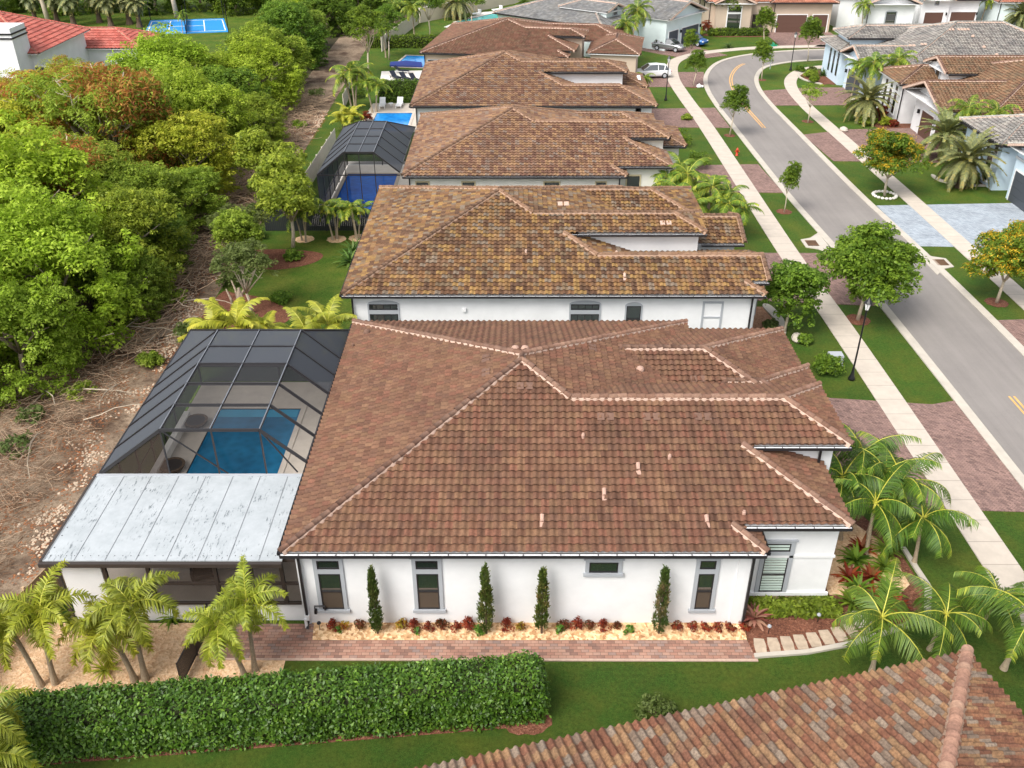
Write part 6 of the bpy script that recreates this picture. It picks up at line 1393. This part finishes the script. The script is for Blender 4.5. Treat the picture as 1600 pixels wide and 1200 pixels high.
# ---------------- fences and walls ----------------
def fence(A, B, hgt, mat, label, bw=.14, gap=.012, post=2.4, t=.025, name='fence', pm=None):
    A = Vector((*A, 0)); B = Vector((*B, 0)); L = (B-A).length; o = empty(name, tuple(A), math.atan2((B-A).y, (B-A).x), label, 'fence')
    n = max(1, int(L/(bw+gap))); mb = MB(); r = random.Random(int(L*10))
    for i in range(n): x = i*(bw+gap); mb.box(x, x+bw, -t/2, t/2, .05, hgt+r.uniform(-.015,.015))
    mb.obj('board_panel', M[mat], o); mb = MB(); mb.box(0, L, t/2, t/2+.05, .3, .4); mb.box(0, L, t/2, t/2+.05, hgt-.35, hgt-.25); mb.obj('rail', M[pm or mat], o)
    for i in range(int(L/post)+1): MB().box(i*post-.05, i*post+.05, t/2, t/2+.1, 0, hgt+.06).obj('post', M[pm or mat], o)
    return o
M['fence_wood'] = plain('fence_wood', srgb(186,158,124), .85, var=.18, vs=5)
M['fence_dark'] = plain('fence_dark', (.025,.028,.03,1), .6)
M['fence_pale'] = plain('fence_pale', srgb(206,196,182), .8, var=.08, vs=2)
fence((-20.3, 20.4), (-20.0, 24.4), 1.8, 'fence_wood', 'tan wooden board fence at the left picture edge beside the gravel garden')
fence((-19.9, 24.4), (-18.5, 29.5), 1.8, 'fence_wood', 'tan wooden fence section meeting the corner of the white lanai roof')
fence((-19.9, 46.6), (-19.9, 47.0), 1.5, 'fence_wood', 'short tan fence post panel behind the big pool screen') if False else None
fence((-19.6, 68.7), (-9.5, 68.7), 1.8, 'fence_dark', 'dark solid fence behind the palm rings at the far end of the lawn garden')
fence((-18.2, 73.5), (-17.8, 92.0), 1.7, 'fence_pale', 'pale fence between the dirt strip and the royal blue pool')
fence((-19.2, 106), (-19.4, 112), 1.6, 'fence_pale', 'short pale fence run beside the dirt strip, left of the white loungers')
fence((-18.6, 137), (-15.2, 159.6), 2.0, 'fence_pale', 'pale wall like fence running up from the slim palms to the garden wall corner')
M['garden_wall'] = plain('garden_wall', srgb(204,192,174), .9, var=.06, vs=.6)
o = empty('garden_wall', (0,0,0), 0, 'long pale garden wall behind the turquoise pool', 'wall'); mb = MB(); mb.beam((-15.2,159.8,1.1),(6,186,1.1),.25,2.2); mb.beam((6,186,1.1),(22,196,1.1),.25,2.2); mb.obj('wall_panel', M['garden_wall'], o); mb = MB(); mb.beam((-15.2,159.8,2.24),(6,186,2.24),.34,.08); mb.obj('wall_cap', M['deck_white'], o)
# dark gate leaf in the gravel
o = empty('garden_gate', (-12.35, 23.4, 0), math.atan2(3.1, .25), 'dark slatted gate panel standing across the gravel between two palms', 'gate')
mb = MB(); mb.box(0,3.1,-.02,.02,.1,.18); mb.box(0,3.1,-.02,.02,1.12,1.2); mb.box(0,.05,-.02,.02,0,1.25); mb.box(1.5,1.56,-.02,.02,0,1.25); mb.box(3.05,3.1,-.02,.02,0,1.25); mb.obj('gate_frame', M['bronze'], o)
mb = MB(); [mb.box(.1+i*.075, .135+i*.075, -.012, .012, .18, 1.12) for i in range(39)]; mb.obj('slat', M['bronze_brown'], o)
x, y = G(2, 1140); fence((x-.6, y+.4), (x+.95, y+.15), .9, 'fence_wood', 'small tan picket panel at the left picture edge beside the hedge', bw=.05, gap=.05, post=1.4)
# ---------------- street furniture ----------------
def lamp(px, py, label, hgt=5.0):
    x, y = G(px, py); o = empty('street_lamp', (x, y, 0), 0, label, 'street lamp', 'black street lamps')
    MB().lathe([(.2,0),(.2,.12),(.12,.3),(.09,.5),(.055,.9),(.045,hgt-.6),(.06,hgt-.55)], (0,0,0), 10).obj('pole', M['black'], o, smooth=True)
    MB().lathe([(.10,hgt-.56),(.19,hgt-.14)], (0,0,0), 6).obj('lamp_glass', M['lamp_glass'], o)
    MB().lathe([(.24,hgt-.14),(.22,hgt-.1),(.1,hgt+.06),(.03,hgt+.16),(.01,hgt+.24)], (0,0,0), 8).obj('lamp_cap', M['black'], o)
    mb = MB(); [mb.beam((.1*math.cos(a), .1*math.sin(a), hgt-.56),(.2*math.cos(a), .2*math.sin(a), hgt-.12),.018,.018) for a in [k*math.pi/3 for k in range(6)]]; mb.obj('lamp_frame', M['black'], o)
M['lamp_glass'] = plain('lamp_glass', (.75,.76,.74,1), .2)
lamp(1330, 593, 'black street lamp on the lawn in front of the large round street tree', 5.1); lamp(1040, 157, 'black street lamp beside the white car at the start of the bend', 4.9); lamp(1235, 110, 'black street lamp on the far walk in front of the beige house garages', 4.7)
x, y = G(1151, 243); o = empty('fire_hydrant', (x, y, 0), 0, 'red fire hydrant on the verge', 'fire hydrant'); M['red'] = plain('red', (.5,.05,.02,1), .45)
MB().lathe([(.16,0),(.16,.05),(.11,.07),(.11,.5),(.14,.52),(.13,.6),(.08,.7),(.03,.76),(.03,.8)], (0,0,0), 12).obj('barrel', M['red'], o, smooth=True)
for s in (-1, 1): MB().tube([(s*.08,0,.42),(s*.22,0,.42)], .06, 8).obj('nozzle', M['red'], o)
x, y = G(1203, 108); o = empty('street_sign', (x, y, 0), 0, 'green street name sign on a pole at the inner corner of the bend', 'street sign'); M['sign_green'] = plain('sign_green', (.02,.30,.16,1), .5)
MB().tube([(0,0,0),(0,0,2.9)], .045, 8).obj('pole', M['trim_grey'], o); MB().box(-.5,.5,-.02,.02,2.9,3.12).obj('sign_plate', M['sign_green'], o); MB().box(-.02,.02,-.5,.5,3.13,3.35).obj('sign_plate', M['sign_green'], o)
for px, py, rz, lab in ((1270,381,0,'storm drain inlet in a concrete apron on the near kerb'),(1468,411,math.pi,'storm drain inlet in a concrete apron on the far kerb by the blue grey drive')):
    x, y = G(px, py); o = empty('storm_drain', (x, y, 0), rz, lab, 'storm drain', 'storm drains')
    MB().prism([(-.75,-.75),(-.75,.75),(.1,1.1),(1.05,2.2),(1.05,-2.2),(.1,-1.1)], 0, .06).obj('apron', M['kerb'], o)
    mb = MB(); mb.box(-.5,.35,-.55,.55,.05,.065); mb.obj('grate', M['bronze'], o); mb = MB(); [mb.box(-.5,.35,-.5+i*.14,-.45+i*.14,.065,.085) for i in range(8)]; mb.obj('grate_bar', M['stick_dark'], o)
x, y = G(1382, 306); o = empty('tree_ring', (x, y, 0), 0, 'ring of white stones around the nearer yellow flowering tree', 'stone ring'); mb = MB(); rr = random.Random(3)
for i in range(18): a = i*math.pi/9; mb.lathe([(.12,0),(.17,.08),(.1,.18),(.02,.2)], (.95*math.cos(a), .95*math.sin(a), 0), 7)
mb.obj('stone', M['deck_white'], o)
o = empty('litter_bag', (*G(1092,137), 0), 0, 'white bag lying at the foot of the small street tree on the bend', 'bag'); MB().lathe([(.2,0),(.35,.12),(.3,.3),(.1,.42),(.05,.5)], (0,0,0), 9).obj('bag', M['trim_white'], o, smooth=True); MB().lathe([(.16,0),(.24,.1),(.16,.22),(.04,.26)], (.4,.15,0), 8).obj('bag', M['trim_white'], o, smooth=True)
for i, (px, py, lab) in enumerate(((1200,990,'small path light on a stake in brown mulch, left one'),(1277,972,'small path light on a stake in brown mulch, right one'),(500,985,'path light on a bent stake at the left end of the gravel bed'))):
    o = empty('path_light', (*G(px, py), 0), 0, lab, 'garden light'); MB().tube([(0,0,0),(0,0,.42)], .015, 5).obj('stake', M['black'], o); MB().lathe([(.09,.40),(.07,.46),(.02,.5)], (0,0,0), 8).obj('lamp_cap', M['trim_grey' if i < 2 else 'black'], o)
for px, py, lab in ((1345,975,'round tan boulder in the front bed of the near house'),(1215,548,'tan boulder in the curved bed of the second house'),(1245,532,'pale boulder at the outer rim of the curved bed'),(1318,205,'pale boulder in the pebble bed across the street'),(1335,160,'white boulder beside the rounded hedge')):
    o = empty('boulder', (*G(px, py), 0), random.random()*3, lab, 'boulder'); me = MB().lathe([(.3,0),(.42,.15),(.36,.34),(.16,.46),(.02,.48)], (0,0,0), 9); me.v = [(a*1.3, b*.9, c) for a, b, c in me.v]; me.obj('rock', M['deck'], o)
put(PX2, *G(20, 1240), 1.15, 2.0, 'feathery palm entering at the bottom left corner beside the hedge', 'palm tree')
# electrical cabinet by the lamp
tag(MB().box(-.4,.4,-.3,.3,0,.7).box(-.45,.45,-.35,.35,0,.06).obj('utility_box', M['trim_grey'], None, (G(1316,590)[0], G(1316,590)[1]+1.6, 0)), 'pale utility box half hidden behind the bush beside the lamp post', 'utility box')
# ---------------- vehicles ----------------
M['car_silver'] = plain('car_silver', (.34,.35,.37,1), .25, .6); M['car_blue'] = plain('car_blue', (.03,.12,.34,1), .25, .3); M['car_white'] = plain('car_white', (.78,.79,.8,1), .25); M['tyre'] = plain('tyre', (.015,.015,.015,1), .8); M['tail'] = plain('tail', (.4,.02,.02,1), .3)
def car(x, y, rz, mat, label):
    o = empty('parked_car', (x, y, .035), rz, label, 'car'); L, Wd = 4.7, 1.86
    sec = [(-2.35,.42,.88,.80),(-2.25,.34,1.02,.9),(-1.4,.30,1.06,.93),(0,.28,1.04,.93),(1.2,.30,1.0,.92),(2.0,.32,.88,.86),(2.33,.4,.68,.72)]
    V = []; F = []
    for sx, z0, z1, hw in sec:
        for yy, zz in ((-hw*.92,z0),(-hw,z0+.2),(-hw,z1-.14),(-hw*.88,z1),(hw*.88,z1),(hw,z1-.14),(hw,z0+.2),(hw*.92,z0)): V.append((sx,yy,zz))
    for i in range(len(sec)-1):
        for k in range(8): F.append((i*8+k, i*8+(k+1)%8, (i+1)*8+(k+1)%8, (i+1)*8+k))
    F.append(tuple(range(7,-1,-1))); F.append(tuple(range((len(sec)-1)*8, len(sec)*8))); mb = MB(); mb.add(V, F); b = mb.obj('body', M[mat], o, smooth=False)
    cs = [(-2.1,1.0,.72,1.02),(-1.75,1.0,.66,1.5),(-.6,1.02,.64,1.64),(.5,1.02,.66,1.6),(1.35,1.0,.74,1.03)]; V = []; F = []
    for sx, zb, hw, zt in cs: V += [(sx,-.86,zb-.02),(sx,-hw,zt),(sx,hw,zt),(sx,.86,zb-.02)]
    for i in range(4):
        for k in range(3): F.append((i*4+k, i*4+k+1, (i+1)*4+k+1, (i+1)*4+k))
    g = MB(); g.add(V, F); g.obj('cabin_glass', M['glass'], o)
    r = MB(); r.add([(-1.78,-.64,1.505),(-.6,-.62,1.655),(.5,-.64,1.615),(.5,.64,1.615),(-.6,.62,1.655),(-1.78,.64,1.505)], [(0,1,4,5),(1,2,3,4)])
    for s in (-1, 1):
        for a, c in (((-2.05,.86,1.03),(-1.72,.68,1.5)),((-.6,.87,1.03),(-.6,.655,1.63)),((.5,.67,1.59),(1.3,.84,1.05)),((-1.4,.87,1.03),(-1.5,.67,1.54))): r.beam((a[0],s*a[1],a[2]),(c[0],s*c[1],c[2]),.09,.05)
    r.obj('roof', M[mat], o)
    for sx in (-1.45,1.45):
        for s in (-1,1):
            w = MB(); w.tube([(sx,s*.72,.35),(sx,s*.95,.35)], .36, 16).obj('wheel', M['tyre'], o) if False else None
            wh = MB().tube([(sx,s*.72,.35),(sx,s*.955,.35)], .36, 16).obj('wheel', M['tyre'], o); MB().tube([(sx,s*.95,.35),(sx,s*.97,.35)], .22, 12).obj('rim', M['trim_grey'], wh)
    for s in (-1,1):
        MB().box(2.1,2.28,s*.68-.15,s*.68+.15,.66,.80).obj('headlight', M['lamp_glass'], o); MB().box(-2.36,-2.2,s*.7-.14,s*.7+.14,.78,.92).obj('tail_light', M['tail'], o)
    return o
car(22.6, 137.9, R(-33), 'car_silver', 'silver car parked nearest the walk on the drive of the grey roofed house')
car(26.6, 142.0, R(-38), 'car_blue', 'blue car parked beside the silver one, under the garage wall')
car(18.0, 121.3, R(185), 'car_white', 'white car parked beside the fifth house, its rear towards the street')
# =====================================================================
# DEBRIS ON THE DIRT STRIP
# =====================================================================
def sticks(name, n, area, seed, L=(.5,1.8), rad=(.008,.025), zr=(0,.5), mat='stick', label='', cat='dead branches'):
    r = np.random.RandomState(seed); V = []; Q = []
    for i in range(n):
        while True:
            x, y = r.uniform(area[0], area[1]), r.uniform(area[2], area[3])
            if area[4](x, y): break
        a = r.uniform(0, 6.28); ln = r.uniform(*L); rd = r.uniform(*rad); el = abs(r.randn()*.28); p = np.array([x, y, r.uniform(*zr)]); k = 4; cv = r.uniform(-.9, .9); P = []
        for j in range(k+1): P.append(p.copy()); p = p+np.array([math.cos(a)*math.cos(el), math.sin(a)*math.cos(el), math.sin(el)])*ln/k; a += cv/k+r.uniform(-.25, .25); el += r.uniform(-.35, .22)
        b = len(V); s = np.array([-math.sin(a), math.cos(a), 0])
        for j, q in enumerate(P):
            w = rd*(1-.6*j/k); q[2] = max(q[2], .02); V += [q-s*w, q+np.array([0, 0, w*1.7]), q+s*w]
        for j in range(k):
            for e in range(3): Q.append((b+j*3+e, b+j*3+(e+1) % 3, b+(j+1)*3+(e+1) % 3, b+(j+1)*3+e))
    o = np_obj(name, V, Q, M[mat], None); return tag(o, label, cat, None, 'stuff')
in1 = lambda x, y: x < -22.6+.6*math.sin(y*1.3) and (y < 47.5 and y > 24)
sticks('dead_branches', 3600, (-37,-22,24,48,in1), 1, zr=(0,.55), rad=(.006,.018), mat='stick', label='tangle of pale dead branches on the near dirt strip')
sticks('dead_brushwood', 6500, (-37,-21.6,24,48,lambda x, y: x < -21.6), 2, L=(.3,1.0), rad=(.006,.014), zr=(0,.4), mat='stick_dark', label='matted brown brushwood on the near dirt strip')
sticks('dead_branches', 1800, (-26,-21.5,48,110,lambda x, y: x < -21.7), 3, L=(.6,2.4), rad=(.015,.04), zr=(0,.4), mat='stick', label='scattered dead branches along the far dirt strip')
sticks('fallen_branches', 40, (-29,-21.8,36,62,lambda x, y: True), 4, L=(2,4.2), rad=(.03,.055), zr=(.1,.8), mat='bark_pale', label='longer bare fallen branches leaning out of the wood edge')
def scatter(name, n, fn, size, seed, mat, label, cat, flat=.5):
    r = np.random.RandomState(seed); V = []; Q = []
    base = np.array([(1,0,0),(.3,.95,0),(-.8,.6,0),(-.8,-.6,0),(.3,-.95,0)])
    for i in range(n):
        x, y = fn(r); s = size*r.uniform(.4, 1.5); a = r.uniform(0, 6.28); c, sn = math.cos(a), math.sin(a); b = len(V)
        for k, t_ in ((1.0, 0), (.75, flat*s)):
            for q in base:
                j = r.uniform(.75, 1.2); V.append((x+(q[0]*c-q[1]*sn)*s*k*j, y+(q[0]*sn+q[1]*c)*s*k*j, t_*r.uniform(.7, 1.2)+.01))
        V.append((x, y, flat*s*1.15))
        for e in range(5): Q += [(b+e, b+(e+1) % 5, b+5+(e+1) % 5, b+5+e), (b+5+e, b+5+(e+1) % 5, b+10, b+10)]
    Q2 = [q for q in Q if q[2] != q[3]]; T = [(q[0], q[1], q[2], q[0]) for q in Q if q[2] == q[3]]
    me = bpy.data.meshes.new(name); me.from_pydata([tuple(v) for v in V], [], Q2+[t_[:3] for t_ in T]); me.materials.append(M[mat]); me.update()
    return tag(link(name, me), label, cat, None, 'stuff')
M['limestone'] = plain('limestone', srgb(188,168,146), .9, var=.15, vs=4); M['leaf_litter'] = speck_mat('leaf_litter', [srgb(150,92,58), srgb(120,74,48), srgb(176,120,78)], 20, 2, .2)
def clumpy(x0, sx, y0, y1, f):
    def g(r):
        while True:
            x, y = x0-abs(r.randn())*sx, r.uniform(y0, y1)
            if math.sin(y*1.1+x*.7)+math.sin(y*.37+2*x)+math.sin(y*2.9-x*1.7) > f+r.randn()*.5: return x, y
    return g
scatter('limestone_rubble', 2600, clumpy(-20.7, 1.2, 22, 105, .5), .06, 5, 'limestone', 'pale limestone rubble along the dirt strip', 'rubble')
scatter('leaf_litter', 16000, clumpy(-20.5, 3.4, 22, 105, -.6), .05, 6, 'leaf_litter', 'brown leaf litter on the dirt strip', 'leaf litter', .12)
scatter('gravel', 9000, lambda r: (r.uniform(-7.95, 9.3), r.uniform(25.7, 26.6)), .035, 7, 'gravel', 'golden gravel stones under the cypresses', 'gravel', .5)
scatter('wood_chips', 9000, lambda r: (r.uniform(-20, -8.85), r.uniform(22.0, 26.5)), .04, 8, 'gravel_fine', 'tan chips covering the palm garden', 'wood chips', .3)
# gnarled stump beside the garden
o = empty('tree_stump', (*G(372,480), 0), 0, 'pale gnarled stump with leaning bare limbs at the garden edge', 'stump'); mb = MB()
for a, b, r_ in (((0,0,0),(.3,.2,2.2),.35),((-.4,0,0),(-.9,.3,2.0),.16),((.3,.1,1.2),(1.1,.6,2.9),.16),((.1,0,1.0),(-.5,.9,2.7),.13),((.5,-.1,0),(.4,.1,1.7),.22)): mb.tube([a, tuple((np.array(a)+b)/2+[.1,-.05,0]), b], [r_, r_*.75, r_*.35], 7)
mb.obj('trunk', M['bark'], o, smooth=True); o.scale = (.75,.75,.62)
